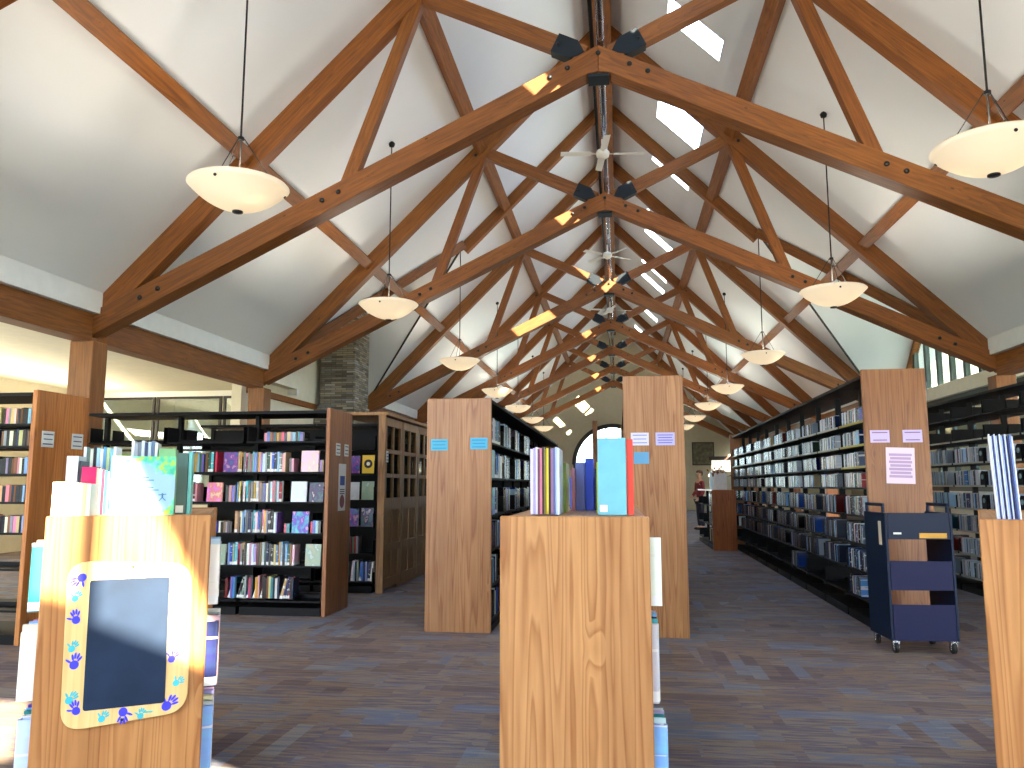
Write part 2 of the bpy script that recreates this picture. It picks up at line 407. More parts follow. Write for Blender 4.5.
# cross gables
for s, nm in ((-1, 'left'), (1, 'right')):
    for far, (yy, yr) in enumerate(((YG0, YGM), (YG1, YGM))):
        bm = bmesh.new()
        oh = 3.4 if s > 0 else .55  # right side runs on outdoors as an added overhang keeping sun off the glazing
        P = [Vector((XC+s*XG, YGM, KZ+(YGM-YG0))), Vector((XC+s*KX, yy, KZ)), Vector((XC+s*(W+oh), yy, KZ)), Vector((XC+s*(W+oh), YGM, KZ+(YGM-YG0)))]
        up = Vector((0, 0, .25))
        a = [bm.verts.new(v) for v in P]; b_ = [bm.verts.new(v+up) for v in P]
        bm.faces.new(a); bm.faces.new(b_[::-1])
        for i in range(4): bm.faces.new((a[i], a[(i+1) % 4], b_[(i+1) % 4], b_[i]))
        struct(finish('ceiling_%s_gable_%s' % (nm, ('near', 'far')[far]), bm, M['ceil']))
        bm = bmesh.new()
        tube(bm, P[0]+Vector((0, 0, -.01)), P[1]+Vector((0, 0, -.01)), .026, 6)
        if not far: bm.free(); continue
        struct(finish('trim_%d' % (1+far+(2 if s > 0 else 0)), bm, M['darkframe']))
# knee walls above eave beams
for s, nm in ((-1, 'left'), (1, 'right')):
    bm = bmesh.new()
    for a, b_ in ((YBACK, YG0), (YG1, YEND)):
        x0, x1 = sorted((XC+s*KX, XC+s*(KX+.2))); bx(bm, x0, x1, a, b_, EZ1, KZ+.22)
    struct(finish('wall_%s_strip' % nm, bm, M['knee']))
# side aisles: flat ceilings and outer walls
box('ceiling_left_aisle', -12.2, XC-W-.15, YBACK, 16.4, 3.42, 3.56, M['cream']); struct(bpy.data.objects['ceiling_left_aisle'])
struct(box('ceiling_left_aisle_rear', -12.2, XC-W-.15, YG1+.2, YEND, 3.42, 3.56, M['cream']))
struct(box('ceiling_right_aisle', XC+W+.15, 12.2, YBACK, YG0, 3.42, 3.56, M['cream']))
struct(box('ceiling_right_aisle_rear', XC+W+.15, 12.2, YG1+.2, YEND, 3.42, 3.56, M['cream']))

def wall_with_holes(name, axis, pos, t, a0, a1, z0, z1, holes, mat):
    """wall in plane axis=pos, along the other horizontal axis, with rectangular holes (a0,a1,z0,z1)"""
    bm = bmesh.new()
    As = sorted({a0, a1, *[h[0] for h in holes], *[h[1] for h in holes]}); Zs = sorted({z0, z1, *[h[2] for h in holes], *[h[3] for h in holes]})
    for i in range(len(As)-1):
        for j in range(len(Zs)-1):
            ca, cz = (As[i]+As[i+1])/2, (Zs[j]+Zs[j+1])/2
            if any(h[0] < ca < h[1] and h[2] < cz < h[3] for h in holes): continue
            if axis == 'X': bx(bm, pos, pos+t, As[i], As[i+1], Zs[j], Zs[j+1])
            else: bx(bm, As[i], As[i+1], pos, pos+t, Zs[j], Zs[j+1])
    return struct(finish(name, bm, mat))
WL = [(a, a+1.6, .9, 2.9) for a in (-4, -1, 2, 5, 8, 11)]
wall_with_holes('wall_left', 'X', -12.2, .2, YBACK, YEND, 0, 3.6, WL, M['cream'])
WR = [(a, a+2.4, 1.9, 3.2) for a in (-4, -1, 2, 5, 8, 11)]
wall_with_holes('wall_right', 'X', 12.0, .2, YBACK, YEND, 0, 3.6, WR, M['cream'])
wn = 1
def window(x0, x1, y0, y1, z0, z1, nx, nz, fm, horizontal, fr=.06):
    """framed, mullioned, glazed window filling a hole; horizontal: 'X' or 'Y' is the long axis"""
    global wn
    root = bpy.data.objects.new('window_%d' % wn, None); C.objects.link(root); wn += 1
    root['kind'] = 'structure'; root.location = ((x0+x1)/2, (y0+y1)/2, z0)
    cx, cy = (x0+x1)/2, (y0+y1)/2
    bm = bmesh.new()
    a0, a1 = (x0, x1) if horizontal == 'X' else (y0, y1)
    def bar(u0, u1, v0, v1):
        if horizontal == 'X': bx(bm, u0-cx, u1-cx, y0-cy, y1-cy, v0-z0, v1-z0)
        else: bx(bm, x0-cx, x1-cx, u0-cy, u1-cy, v0-z0, v1-z0)
    for i in range(nx+1):
        u = a0+(a1-a0)*i/nx; u = min(max(u, a0+fr/2), a1-fr/2); bar(u-fr/2, u+fr/2, z0, z1)
    for i in range(nz+1):
        v = z0+(z1-z0)*i/nz; v = min(max(v, z0+fr/2), z1-fr/2)
        for k in range(nx):
            ua = a0+(a1-a0)*k/nx+fr/2+(fr/2 if k == 0 else 0); ub = a0+(a1-a0)*(k+1)/nx-fr/2-(fr/2 if k == nx-1 else 0)
            bar(ua, ub, v-fr/2, v+fr/2)
    finish('window_frame', bm, fm, root)
    bm = bmesh.new()
    if horizontal == 'X': bx(bm, x0-cx, x1-cx, -.006, .006, 0, z1-z0)
    else: bx(bm, -.006, .006, y0-cy, y1-cy, 0, z1-z0)
    finish('pane', bm, M['glass'], root)
    return root
for h in WL: window(-12.13, -12.07, h[0], h[1], h[2], h[3], 2, 2, M['darkframe'], 'Y')
for h in WR: window(12.07, 12.13, h[0], h[1], h[2], h[3], 3, 1, M['mull'], 'Y')

# right cross-gable end wall: header band, glazed gable above, window band below
GX = 7.05
def gable_wall(s, name):
    bm = bmesh.new(); x0, x1 = (GX, GX+.2) if s > 0 else (-GX-.35, -GX-.15)
    if s > 0:
        bx(bm, x0, x1, YG0, YG1, 0, 1.2); bx(bm, x0-.06, x1, YG0, YG1, 3.22, 3.50)
    else:
        pts = [(YG0, 0), (YG1, 0), (YG1, KZ), (YGM, KZ+YGM-YG0), (YG0, KZ)]
        a = [bm.verts.new((x0, *p)) for p in pts]; b_ = [bm.verts.new((x1, *p)) for p in pts]
        bm.faces.new(a); bm.faces.new(b_[::-1])
        for i in range(5): bm.faces.new((a[i], a[(i+1) % 5], b_[(i+1) % 5], b_[i]))
    return struct(finish(name, bm, M['cream']))
gable_wall(1, 'wall_right_gable'); gable_wall(-1, 'wall_left_gable')
box('trim_9', -GX-.15, -GX-.07, YG0+.2, YG1-.2, 3.12, 3.24, M['timber']); struct(bpy.data.objects['trim_9'])
# gable glazing (right)
root = bpy.data.objects.new('window_%d' % wn, None); C.objects.link(root); wn += 1
root['kind'] = 'structure'; root.location = (GX+.1, YGM, 3.5)
bm = bmesh.new(); n = 9
for i in range(n+1):
    y = YG0+.1+(YG1-YG0-.2)*i/n; zt = KZ+(YGM-YG0)-abs(y-YGM)-.02
    bx(bm, -.05, .05, y-.055-YGM, y+.055-YGM, 0, zt-3.5)
finish('mullion', bm, M['mull'], root)
bm = bmesh.new()
for sg in (-1, 1):
    a = [(YG0 if sg < 0 else YG1, KZ), (YGM, KZ+YGM-YG0)]
    pts = [(a[0][0], a[0][1]), (a[1][0], a[1][1]), (a[1][0], a[1][1]-.16), (a[0][0], a[0][1]-.16)]
    A = [bm.verts.new((-.09, p[0]-YGM, p[1]-3.5)) for p in pts]; B = [bm.verts.new((.06, p[0]-YGM, p[1]-3.5)) for p in pts]
    bm.faces.new(A); bm.faces.new(B[::-1])
    for i in range(4): bm.faces.new((A[i], A[(i+1) % 4], B[(i+1) % 4], B[i]))
finish('raked_frame', bm, M['timber'], root)
bm = bmesh.new()
pts = [(YG0, 3.5), (YG1, 3.5), (YG1, KZ), (YGM, KZ+YGM-YG0), (YG0, KZ)]
A = [bm.verts.new((-.005, p[0]-YGM, p[1]-3.5)) for p in pts]; B = [bm.verts.new((.005, p[0]-YGM, p[1]-3.5)) for p in pts]
bm.faces.new(A); bm.faces.new(B[::-1])
for i in range(5): bm.faces.new((A[i], A[(i+1) % 5], B[(i+1) % 5], B[i]))
finish('pane', bm, M['tintglass'], root)
window(GX+.06, GX+.14, YG0+.1, YG1-.1, 1.2, 3.22, 7, 2, M['mull'], 'Y', .1)

# end wall with arched window
def arch_wall():
    bm = bmesh.new(); ax, ar, az = -.27, 2.15, 2.45
    out = [(-12.2, 0), (-12.2, 3.6), (XC-KX, 3.6), (XC-KX, KZ+.2), (XC, HR+.2), (XC+KX, KZ+.2), (XC+KX, 3.6), (12.2, 3.6), (12.2, 0)]
    arc = [(ax-ar*math.cos(PI*i/24), az+ar*math.sin(PI*i/24)) for i in range(25)]
    hole = [(ax-ar, .9)]+arc+[(ax+ar, .9)]
    # build as two halves
    for y0, y1 in ((YEND-.2, YEND),):
        T = lambda x: HR+.05-MR*abs(x-XC) if abs(x-XC) <= KX else 3.6
        xs = sorted({-12.2, XC-KX-.001, XC-KX, XC, XC+KX, XC+KX+.001, 12.2, *[p[0] for p in arc]})
        for xa, xb in zip(xs, xs[1:]):
            m_ = (xa+xb)/2
            if ax-ar < m_ < ax+ar:
                u = lambda x: az+math.sqrt(max(0, ar*ar-(x-ax)**2))
                prism(bm, [(xa, 0), (xa, .9), (xb, .9), (xb, 0)], y0, y1); prism(bm, [(xa, u(xa)), (xa, T(xa)), (xb, T(xb)), (xb, u(xb))], y0, y1)
            elif xb-xa > .01: prism(bm, [(xa, 0), (xa, T(m_) if abs(m_-XC) > KX else T(xa)), (xb, T(m_) if abs(m_-XC) > KX else T(xb)), (xb, 0)], y0, y1)
    struct(finish('wall_end', bm, M['endwall']))
    root = bpy.data.objects.new('window_%d' % wn, None); C.objects.link(root); root['kind'] = 'structure'
    root.location = (ax, YEND-.1, .9)
    bm = bmesh.new()
    def P(r, i): return (-r*math.cos(PI*i/24), az-.9+r*math.sin(PI*i/24))
    for i in range(24):
        prism(bm, [P(ar-.16, i), P(ar-.16, i+1), P(ar+.06, i+1), P(ar+.06, i)], -.16, .05)
    bx(bm, -ar, -ar+.16, -.16, .05, 0, az-.9); bx(bm, ar-.16, ar, -.16, .05, 0, az-.9)
    for u in (-1.05, -.35, .35, 1.05): bx(bm, u-.04, u+.04, -.05, .05, 0, az-.9+math.sqrt((ar-.1)**2-u*u))
    bx(bm, -ar+.1, ar-.1, -.06, .05, az-.95, az-.82)
    finish('window_frame', bm, M['darkframe'], root)
    bm = bmesh.new(); prism(bm, [(-ar+.1, 0)]+[P(ar-.1, i) for i in range(25)]+[(ar-.1, 0)], -.005, .005)
    finish('pane', bm, M['glass'], root)
arch_wall(); wn += 1
# unseen back wall; low windows for fill light, gable openings shaped to cast sun patches
def back_wall():
    bm = bmesh.new(); y0, y1 = YBACK-.2, YBACK
    # solids
    low = [(-11, -7.3), (-7.1, -3.7), (3.7, 7.1), (7.3, 11)]
    xs = [-12.2]+[v for p in low for v in p]+[12.2]
    for i in range(0, len(xs), 2): bx(bm, xs[i], xs[i+1], y0, y1, .3, 2.3)
    bx(bm, -12.2, 12.2, y0, y1, 0, .3); bx(bm, -12.2, 12.2, y0, y1, 2.3, 3.6)
    T = lambda x: HR+.15-MR*abs(x-XC)
    def col(xa, xb, z0f, z1f):
        prism(bm, [(xa, z0f(xa)), (xa, z1f(xa)), (xb, z1f(xb)), (xb, z0f(xb))], y1-.03, y1)
    k = lambda v: (lambda x: v)
    head = lambda x: min(6.24-1.36*(x-2.90), T(x)-.3)
    sill = lambda x: 5.45-.12*(x-2.86)
    col(XC-KX-.2, -6.0, k(3.6), T); col(-6.0, -.95, k(3.6), k(3.9)); col(-6.0, -.95, lambda x: T(x)-.35, T)
    col(-.95, XC, k(3.6), T); col(XC, 1.3, k(3.6), T)
    col(1.3, 2.47, k(3.6), k(5.16)); col(1.3, 2.47, k(5.82), T); col(2.47, 2.55, k(3.6), T)
    col(2.55, 2.76, k(3.6), k(5.52)); col(2.55, 2.76, lambda x: min(T(x)-.3, 6.1), T)
    col(2.76, 2.84, k(3.6), T)
    col(2.84, 3.42, k(3.6), sill); col(2.84, 3.42, head, T)
    col(3.42, 3.47, k(3.6), T); col(3.47, 3.72, k(3.6), k(4.6)); col(3.47, 3.72, lambda x: 5.27-.55*(x-3.47), T)
    col(3.72, XC+KX+.1, k(3.6), T)
    struct(finish('wall_back', bm, M['cream']))
back_wall()

# aisle partition on the left with glazing above the bookcases
struct(box('trim_10', -12.0, XC-W-.16, 16.4, 16.5, 3.30, 3.42, M['white']))
for i, (a, b_) in enumerate(((-12.0, -10.35), (-10.3, -8.75), (-8.7, -7.3))):
    window(a, b_, 16.42, 16.48, .9, 3.3, 1, 2, (M['darkframe']), 'X', .05)
struct(box('wall_left_partition', -12.0, -7.4, 16.4, 16.5, 0, .9, M['cream']))
wall_with_holes('wall_left_room', 'Y', 20.0, .2, -12.0, -7.4, 0, 3.6, [(-11.6, -10.9, 2.1, 3.2), (-10.6, -9.7, 2.1, 3.2), (-9.5, -8.6, 1.0, 2.6)], M['cream'])
struct(box('ceiling_left_room', -12.2, -7.41, 16.5, 20.2, 3.62, 3.75, M['cream']))

# ------------------------------------------------------------------ roof timbers
def bolt(parent, x, z, y=-.135, r=.032):
    bm = bmesh.new(); lathe(bm, [(0, 0), (r, 0), (r, .012), (r*.6, .025), (0, .028)], 10)
    o = finish('bolt', bm, M['bolt'], parent, (x, y, z), (PI/2, 0, 0), 0, True); return o
def truss(i):
    Z0 = EZ0
    root = thing('roof_truss', 'brown timber scissor truss with black plates and bolts, %s' % ORD[i], 'truss', (XC, TY[i], Z0), 0)
    for s in (-1, 1):
        P = lambda x, z: (s*x, z-Z0)
        def pl(name, pts, y0, y1, d):
            q = [P(*p) for p in pts]
            o = plank(name, q, y0, y1, (s*d[0], d[1]), M['timber'], root)
            v = random.uniform(.85, 1.12); o.color = (v, v*random.uniform(.94, 1.02), v*random.uniform(.88, 1.0), 1)
            return o
        yr = .10
        pl('rafter', [(0, HR), (0, HR-.40), (6.62, HR-.40-MR*6.62), (6.82, HR-.36-MR*6.62), (6.64, HR-MR*6.64+.02)], -yr, yr, (1, -MR))
        pl('lower_chord', [(0, HA), (0, HA-.35), (.14, HA-.37), (6.55, HA-.31-MC*6.55), (6.70, HA-.18-MC*6.6), (6.5, HA-MC*6.5)], -.13, .13, (1, -MC))
        # strut to rafter near the ridge
        a = Vector((.16, 6.66)); b_ = Vector((2.42, 7.745)); d = (b_-a).normalized(); nn = Vector((-d.y, d.x))*.105
        pl('upper_strut', [tuple(a+nn), tuple(a-nn), tuple(b_-nn), tuple(b_+nn)], -.075, .075, tuple(d))
        nn = nn*1.22; a2 = a+d*.02; c_ = a+d*.42
        q = [P(*tuple(a+d*.0)), P(*tuple(a2+d*.14-nn)), P(*tuple(c_-nn)), P(*tuple(c_+nn)), P(*tuple(a2+d*.14+nn))]
        o = plank('steel_plate', q, -.079, .079, (s*d.x, d.y), M['plate'], root, .003)
        bolt(root, s*(a.x+.34), a.y+.15-Z0, -.079, .02)
        # leaning web
        a = Vector((2.30, 7.66)); b_ = Vector((3.26, 5.00)); d = (b_-a).normalized(); nn = Vector((-d.y, d.x))*.085
        pl('web_strut', [tuple(a+nn), tuple(a-nn), tuple(b_-nn), tuple(b_+nn)], -.07, .07, tuple(d))
        for x, z in ((.38, 6.45), (.60, 6.34), (3.29, 5.0), (3.50, 4.9), (5.67, 3.83), (5.91, 3.72)):
            bolt(root, s*x, z-Z0)
        bolt(root, s*2.45, 7.60-Z0, -.105)
    bolt(root, 0, 6.62-Z0)
    bm = bmesh.new(); bx(bm, -.13, .13, -.12, .12, -.035, 0)
    finish('apex_plate', bm, M['plate'], root, (0, 0, HA-.37-Z0))
    return root
for i in range(0, len(TY)): truss(i)

BAYN = ['behind the camera', 'above the foreground', 'between first and second whole trusses', 'in the wide bay at the cross gables',
        'beyond the third whole truss', 'beyond the fourth truss', 'beyond the fifth truss', 'before the last truss']
BAYN[1] = 'above the foreground shelves'
BAYN = ['behind the camera', 'above the foreground shelves', 'between first and second trusses', 'in wide gable bay', 'just past third truss', 'past the fourth truss', 'past the fifth truss', 'before the last truss']
def along(name, x, z, w, d, y0, y1, rot, label, cat, group=None):
    """timber running along Y"""
    bm = bmesh.new(); Ln = y1-y0
    bx(bm, 0, Ln, -w/2, w/2, -d/2, d/2)
    o = finish(name, bm, M['timber'], None, (x, y0, z), None, .008)
    o.rotation_euler = Matrix.Rotation(rot, 4, 'Y').to_euler()
    o.matrix_world = Matrix.Translation((x, y0, z)) @ Matrix.Rotation(rot, 4, 'Y') @ Matrix.Rotation(PI/2, 4, 'Z')
    v = random.uniform(.85, 1.1); o.color = (v, v, v, 1)
    return tag(o, label, cat, group)
for i, (a, b_) in enumerate(zip(TY, TY[1:])):
    y0, y1 = a+.105, b_-.105
    for s, sn in ((-1, 'left'), (1, 'right')):
        for px, nm in ((2.42, 'upper'), (4.62, 'lower')):
            if nm == 'lower' and b_-a > 6: pass
            n_ = Vector((-s*MR, -1)).normalized()*.10
            x = XC+s*px+n_.x; z = HR-MR*px+n_.y
            along('purlin', x, z, .20, .21, y0, y1, s*math.atan(MR), '%s %s-slope brown purlin %s' % (nm, sn, BAYN[i]), 'beam')
        if b_-a < 6:
            along('eave_beam', XC+s*W, (EZ0+EZ1)/2, .28, EZ1-EZ0, a+.14, b_-.14, 0, '%s brown eave beam %s' % (sn, BAYN[i]), 'beam')
along('ridge_beam', XC, HR-.42, .34, .5, YBACK+.1, YEND-.25, 0, 'long brown ridge beam under the peak of the ceiling', 'beam')
for i, y in enumerate(TY):
    for s, sn in ((-1, 'left'), (1, 'right')):
        b = box('timber_post', XC+s*W-.165, XC+s*W+.165, y-.15, y+.15, 0, EZ0, M['post'], None, .01)
        v = random.uniform(.9, 1.1); b.color = (v, v, v, 1)
        tag(b, 'square brown timber post under the %s foot of the truss %s' % (sn, ['behind the camera', 'overhead', 'nearest in view', 'second in view', 'third in view', 'fourth in view', 'fifth in view', 'sixth in view', 'by the end wall'][i]), 'post')
for s, sn in ((-1, 'left'), (1, 'right')):
    bm = bmesh.new(); Ln = math.hypot(3.4, 3.4*MR); bx(bm, .1, Ln, -.09, .09, -.24, 0)
    o = finish('common_rafter', bm, M['timber'], None, None, None, .008)
    o.matrix_world = Matrix.Translation((XC, YGM, HR)) @ Matrix.Rotation(s*math.atan(MR) if s > 0 else PI-math.atan(MR), 4, 'Y') @ Matrix.Rotation(0 if s > 0 else PI, 4, 'X')
    tag(o, 'brown mid-bay rafter on the %s slope between second and third whole trusses' % sn, 'beam')
    a = Vector((XC+s*(XG+.05), YGM-.1, HR-MR*(XG+.05)-.08)); b_ = Vector((XC+s*(KX-.1), YG0+.2, KZ-.02))
    bm = bmesh.new(); bx(bm, 0, (b_-a).length, -.10, .10, -.10, .10); o = finish('valley_rafter', bm, M['timber'], None, None, None, .008)
    o.matrix_world = Matrix.Translation(a) @ (b_-a).to_track_quat('X', 'Z').to_matrix().to_4x4()
    tag(o, 'brown valley timber on the %s side, running down to the second whole truss' % sn, 'beam')
# duct resting on the truss apexes
bm = bmesh.new(); tube(bm, (0, 0, 0), (0, YEND-YBACK-1, 0), .046, 16)
for k in range(0, 118):
    y = .3+k*.4; tube(bm, (0, y, 0), (0, y+.03, 0), .049, 12)
tag(finish('steel_duct', bm, M['steel'], None, (XC+.03, YBACK+.4, HA+.075), None, 0, True), 'long shiny steel duct running over the truss apexes', 'duct')
bm = bmesh.new(); tube(bm, (0, 0, 0), (0, YEND-YBACK-1, 0), .026, 12)
tag(finish('black_conduit', bm, M['rod'], None, (XC-.075, YBACK+.4, HA+.04), None, 0, True), 'thin black conduit beside the shiny steel duct', 'pipe')

# ------------------------------------------------------------------ fans
def fan(y, rot, label):
    r = thing('ceiling_fan', label, 'fan', (XC, y, 6.50), rot)
    bm = bmesh.new(); tube(bm, (0, 0, .05), (0, 0, .24), .018, 10); finish('downrod', bm, M['fanw'], r, None, None, 0, True)
    bm = bmesh.new(); lathe(bm, [(0, -.08), (.05, -.08), (.10, -.04), (.11, .02), (.08, .06), (.03, .08), (0, .08)], 24); finish('motor_housing', bm, M['fanw'], r, None, None, 0, True)
    for k in range(4):
        bm = bmesh.new(); bx(bm, .09, .2, -.015, .015, -.004, .004)
        vs = bx(bm, .18, .66, -.055, .055, -.005, .005)
        o = finish('blade', bm, M['fanw'], r, (0, 0, 0), (0, 0, 0), .002)
        o.matrix_local = Matrix.Rotation(k*PI/2, 4, 'Z') @ Matrix.Rotation(.18, 4, 'X')
fan(11.9, .12, 'white four-blade ceiling fan under duct, nearest to camera')
fan(17.45, .7, 'white four-blade ceiling fan under duct in the gable bay')
fan(23.1, .3, 'white four-blade ceiling fan under duct, farthest in view')

# ------------------------------------------------------------------ pendant bowls
def pendant(x, y, label, zb=4.06, real=True, Rr=.47, top=None):
    r = thing('pendant_lamp', label, 'lamp', (x, y, zb-.14))
    ztop = (top if top else HR-MR*abs(x-XC)) - (zb-.14)
    bm = bmesh.new(); H = .235
    out = [(Rr*math.sin(t), H-H*math.cos(t)) for t in [i*(PI/2)/12 for i in range(13)]]
    out = [(Rr*u, H*(u**2.1)) for u in [i/13 for i in range(14)]]
    prof = out+[(Rr-.008, H+.004)]+[(Rr*u*.97, H*(u**2.1)+.014) for u in [i/13 for i in range(13, -1, -1)]]
    lathe(bm, prof, 40); finish('bowl', bm, M['bowl'], r, None, None, 0, True)
    bm = bmesh.new(); tube(bm, (0, 0, H*.2), (0, 0, .34), .014, 8); tube(bm, (0, 0, .34), (0, 0, ztop), .010, 8)
    finish('rod', bm, M['rod'], r, None, None, 0, True)
    bm = bmesh.new(); lathe(bm, [(0, -.03), (.05, -.025), (.05, -.01), (0, 0)], 14); finish('finial', bm, M['bolt'], r, None, None, 0, True)
    bm = bmesh.new(); lathe(bm, [(0, -.06), (.04, -.05), (.055, 0), (.03, .03), (0, .04)], 14, (0, 0, ztop-.03)); finish('canopy', bm, M['rod'], r, None, None, 0, True)
    bm = bmesh.new(); lathe(bm, [(0, -.02), (.03, -.02), (.03, .01), (0, .01)], 10, (0, 0, .72)); finish('cable_collar', bm, M['rod'], r)
    for k in range(3):
        t = 2*PI*k/3+.5
        p = (Rr*.86*math.cos(t), Rr*.86*math.sin(t), H*.78)
        bm = bmesh.new(); tube(bm, (.03*math.cos(t), .03*math.sin(t), .72), p, .0045, 6); finish('cable', bm, M['rod'], r)
        bm = bmesh.new(); q = (Rr*.9*math.cos(t), Rr*.9*math.sin(t), H*.9**2.1)
        nrm = Vector((math.cos(t), math.sin(t), -.9)).normalized()
        tube(bm, Vector(q)-nrm*.0, Vector(q)+nrm*.012, .014, 8); finish('cable_stud', bm, M['bolt'], r)
    if real:
        for k in range(2):
            t = 2*PI*k/2+2.6+.2*k
            ld = bpy.data.lights.new('bulb', 'POINT'); ld.energy = BULB; ld.color = (1, .91, .78); ld.shadow_soft_size = .045
            lo = bpy.data.objects.new('bulb', ld); C.objects.link(lo); lo.parent = r; lo.location = (.2*math.cos(t), .2*math.sin(t), H*.62)
    return r
BULB = 42
mids = [(a+b_)/2 for a, b_ in zip(TY, TY[1:])]
nth = ['', 'nearest', 'second', 'third', 'fourth', 'fifth', 'sixth', 'seventh']
for i, y in enumerate(mids):
    if i == 0: continue
    for s, sn, x in ((-1, 'left', -3.55), (1, 'right', 3.17)):
        pendant(x, y if i > 1 else 6.8, 'glowing white glass bowl pendant lamp, %s in the %s row' % (nth[i], sn))
pendant(-8.95, 17.6, 'small glowing bowl lamp seen through the left partition glazing', 3.28, True, .33, 3.6)

# spot fixtures on the rafters
def spot(i, s, label):
    px = 3.35
    r = thing('spotlight', label, 'light', (XC+s*px, TY[i]-.02, HR-MR*px+.02))
    bm = bmesh.new(); bx(bm, -.07, .07, -.05, .05, -.02, .02); finish('bracket', bm, M['bolt'], r, None, (0, s*.78, 0))
    bm = bmesh.new(); lathe(bm, [(0, 0), (.065, 0), (.085, .17), (.07, .17), (.05, .02), (0, .02)], 16)
    finish('lamp_head', bm, M['bolt'], r, (s*.02, 0, .03), (0, s*.5, 0), 0, True)
spot(3, -1, 'black spotlight on left rafter of the second whole truss'); spot(3, 1, 'black spotlight on right rafter of the second whole truss')
spot(4, -1, 'black spotlight on left rafter of the third whole truss'); spot(4, 1, 'black spotlight on right rafter of the third whole truss')

# stone chimney
r = thing('stone_chimney', 'stacked ledgestone chimney rising behind the left bookcases', 'chimney', (-6.66, 18.5, 0))
bm = bmesh.new(); bx(bm, -.42, .44, -.5, .55, 0, 6.1); finish('flue_stack', bm, M['stone'], r)
bm = bmesh.new(); bx(bm, -.62, .46, -.55, .60, 0, 3.22); finish('base', bm, M['stone'], r)

# ------------------------------------------------------------------ books
PAL = {'white': (232, 230, 224), 'cream': (226, 214, 184), 'pale grey': (190, 192, 196), 'mid grey': (132, 134, 140), 'charcoal': (52, 54, 60), 'black': (22, 22, 26),
       'crimson': (168, 26, 44), 'bright red': (206, 46, 40), 'maroon': (98, 24, 36), 'pink': (226, 128, 160), 'pale pink': (232, 190, 200), 'orange': (222, 120, 44),
       'yellow': (228, 196, 60), 'mustard': (176, 138, 46), 'lime': (160, 196, 70), 'dark green': (30, 76, 52), 'sage': (134, 160, 132), 'teal': (36, 128, 132),
       'turquoise': (70, 182, 196), 'sky blue': (124, 178, 222), 'pale blue': (186, 212, 232), 'royal blue': (38, 78, 182), 'navy': (24, 34, 84), 'purple': (96, 54, 138),
       'lilac': (176, 156, 208), 'brown': (104, 70, 46), 'tan': (182, 148, 110), 'slate blue': (84, 104, 140), 'rust': (156, 74, 40), 'ice blue': (208, 226, 236)}
COLD = {'white': (230, 234, 238), 'pale grey': (196, 202, 208), 'silver grey': (164, 170, 178), 'mid grey': (120, 126, 136), 'charcoal': (54, 58, 66), 'black': (20, 22, 28), 'slate': (84, 96, 114),
        'pale blue': (176, 204, 228), 'mid blue': (84, 132, 186), 'dark blue': (30, 52, 120), 'navy': (20, 30, 66), 'teal': (50, 110, 122), 'ice blue': (206, 224, 238), 'dull green': (96, 120, 104), 'dull purple': (92, 80, 122), 'dull red': (150, 62, 62), 'beige': (206, 196, 172)}
def book_mesh():
    bm = bmesh.new()      # unit book, spine at y=0 facing -y, base z=0; rounded spine, boards, page block
    bx(bm, -.5, -.42, .06, 1, 0, 1); bx(bm, .42, .5, .06, 1, 0, 1)
    pr = [(-.5, .08), (-.44, .02), (-.2, 0), (.2, 0), (.44, .02), (.5, .08), (.40, .08), (-.40, .08)]
    a = [bm.verts.new((p[0], p[1], 0)) for p in pr]; b_ = [bm.verts.new((p[0], p[1], 1)) for p in pr]
    bm.faces.new(a[::-1]); bm.faces.new(b_)
    for i in range(8): bm.faces.new((a[i], a[(i+1) % 8], b_[(i+1) % 8], b_[i]))
    k = len(bm.faces)
    bx(bm, -.42, .42, .08, .975, .02, .975)
    bm.faces.ensure_lookup_table()
    for f in bm.faces[k:]: f.material_index = 1
    bmesh.ops.recalc_face_normals(bm, faces=bm.faces)
    me = bpy.data.meshes.new('book'); bm.to_mesh(me); bm.free(); me.materials.append(M['book']); me.materials.append(M['paper']); return me
def faceout_mesh():
    bm = bmesh.new()      # unit, cover at y=0 facing -y
    bx(bm, -.5, .5, 0, .12, 0, 1); bx(bm, -.5, .5, .88, 1, 0, 1); bx(bm, -.5, -.47, .12, .88, 0, 1)
    k = len(bm.faces); bx(bm, -.47, .48, .12, .88, .01, .99); bm.faces.ensure_lookup_table()
    for f in bm.faces[k:]: f.material_index = 1
    bmesh.ops.recalc_face_normals(bm, faces=bm.faces)
    me = bpy.data.meshes.new('book_cover'); bm.to_mesh(me); bm.free(); me.materials.append(M['cover']); me.materials.append(M['paper']); return me
def case_mesh():
    bm = bmesh.new(); bx(bm, -.47, .47, 0, 1, 0, 1)
    bmesh.ops.bevel(bm, geom=list(bm.edges), offset=.03, segments=1, affect='EDGES')
    me = bpy.data.meshes.new('disc_case'); bm.to_mesh(me); bm.free(); me.materials.append(M['case']); return me
BOOK, FACE, CASE = book_mesh(), faceout_mesh(), case_mesh()

def place(me, name, Mx, w, d, h, rgb, label, cat, group, lean=0, tilt=0, yaw=0):
    o = bpy.data.objects.new(name, me); C.objects.link(o)
    o.matrix_world = Mx @ Matrix.Rotation(yaw, 4, 'Z') @ Matrix.Rotation(lean, 4, 'Y') @ Matrix.Rotation(tilt, 4, 'X') @ Matrix.Diagonal((w, d, h, 1))
    c = lin(rgb); o.color = (*c, 1)
    return tag(o, label, cat, group)

def frame_mat(ox, oy, th): return Matrix.Translation((ox, oy, 0)) @ Matrix.Rotation(th, 4, 'Z')

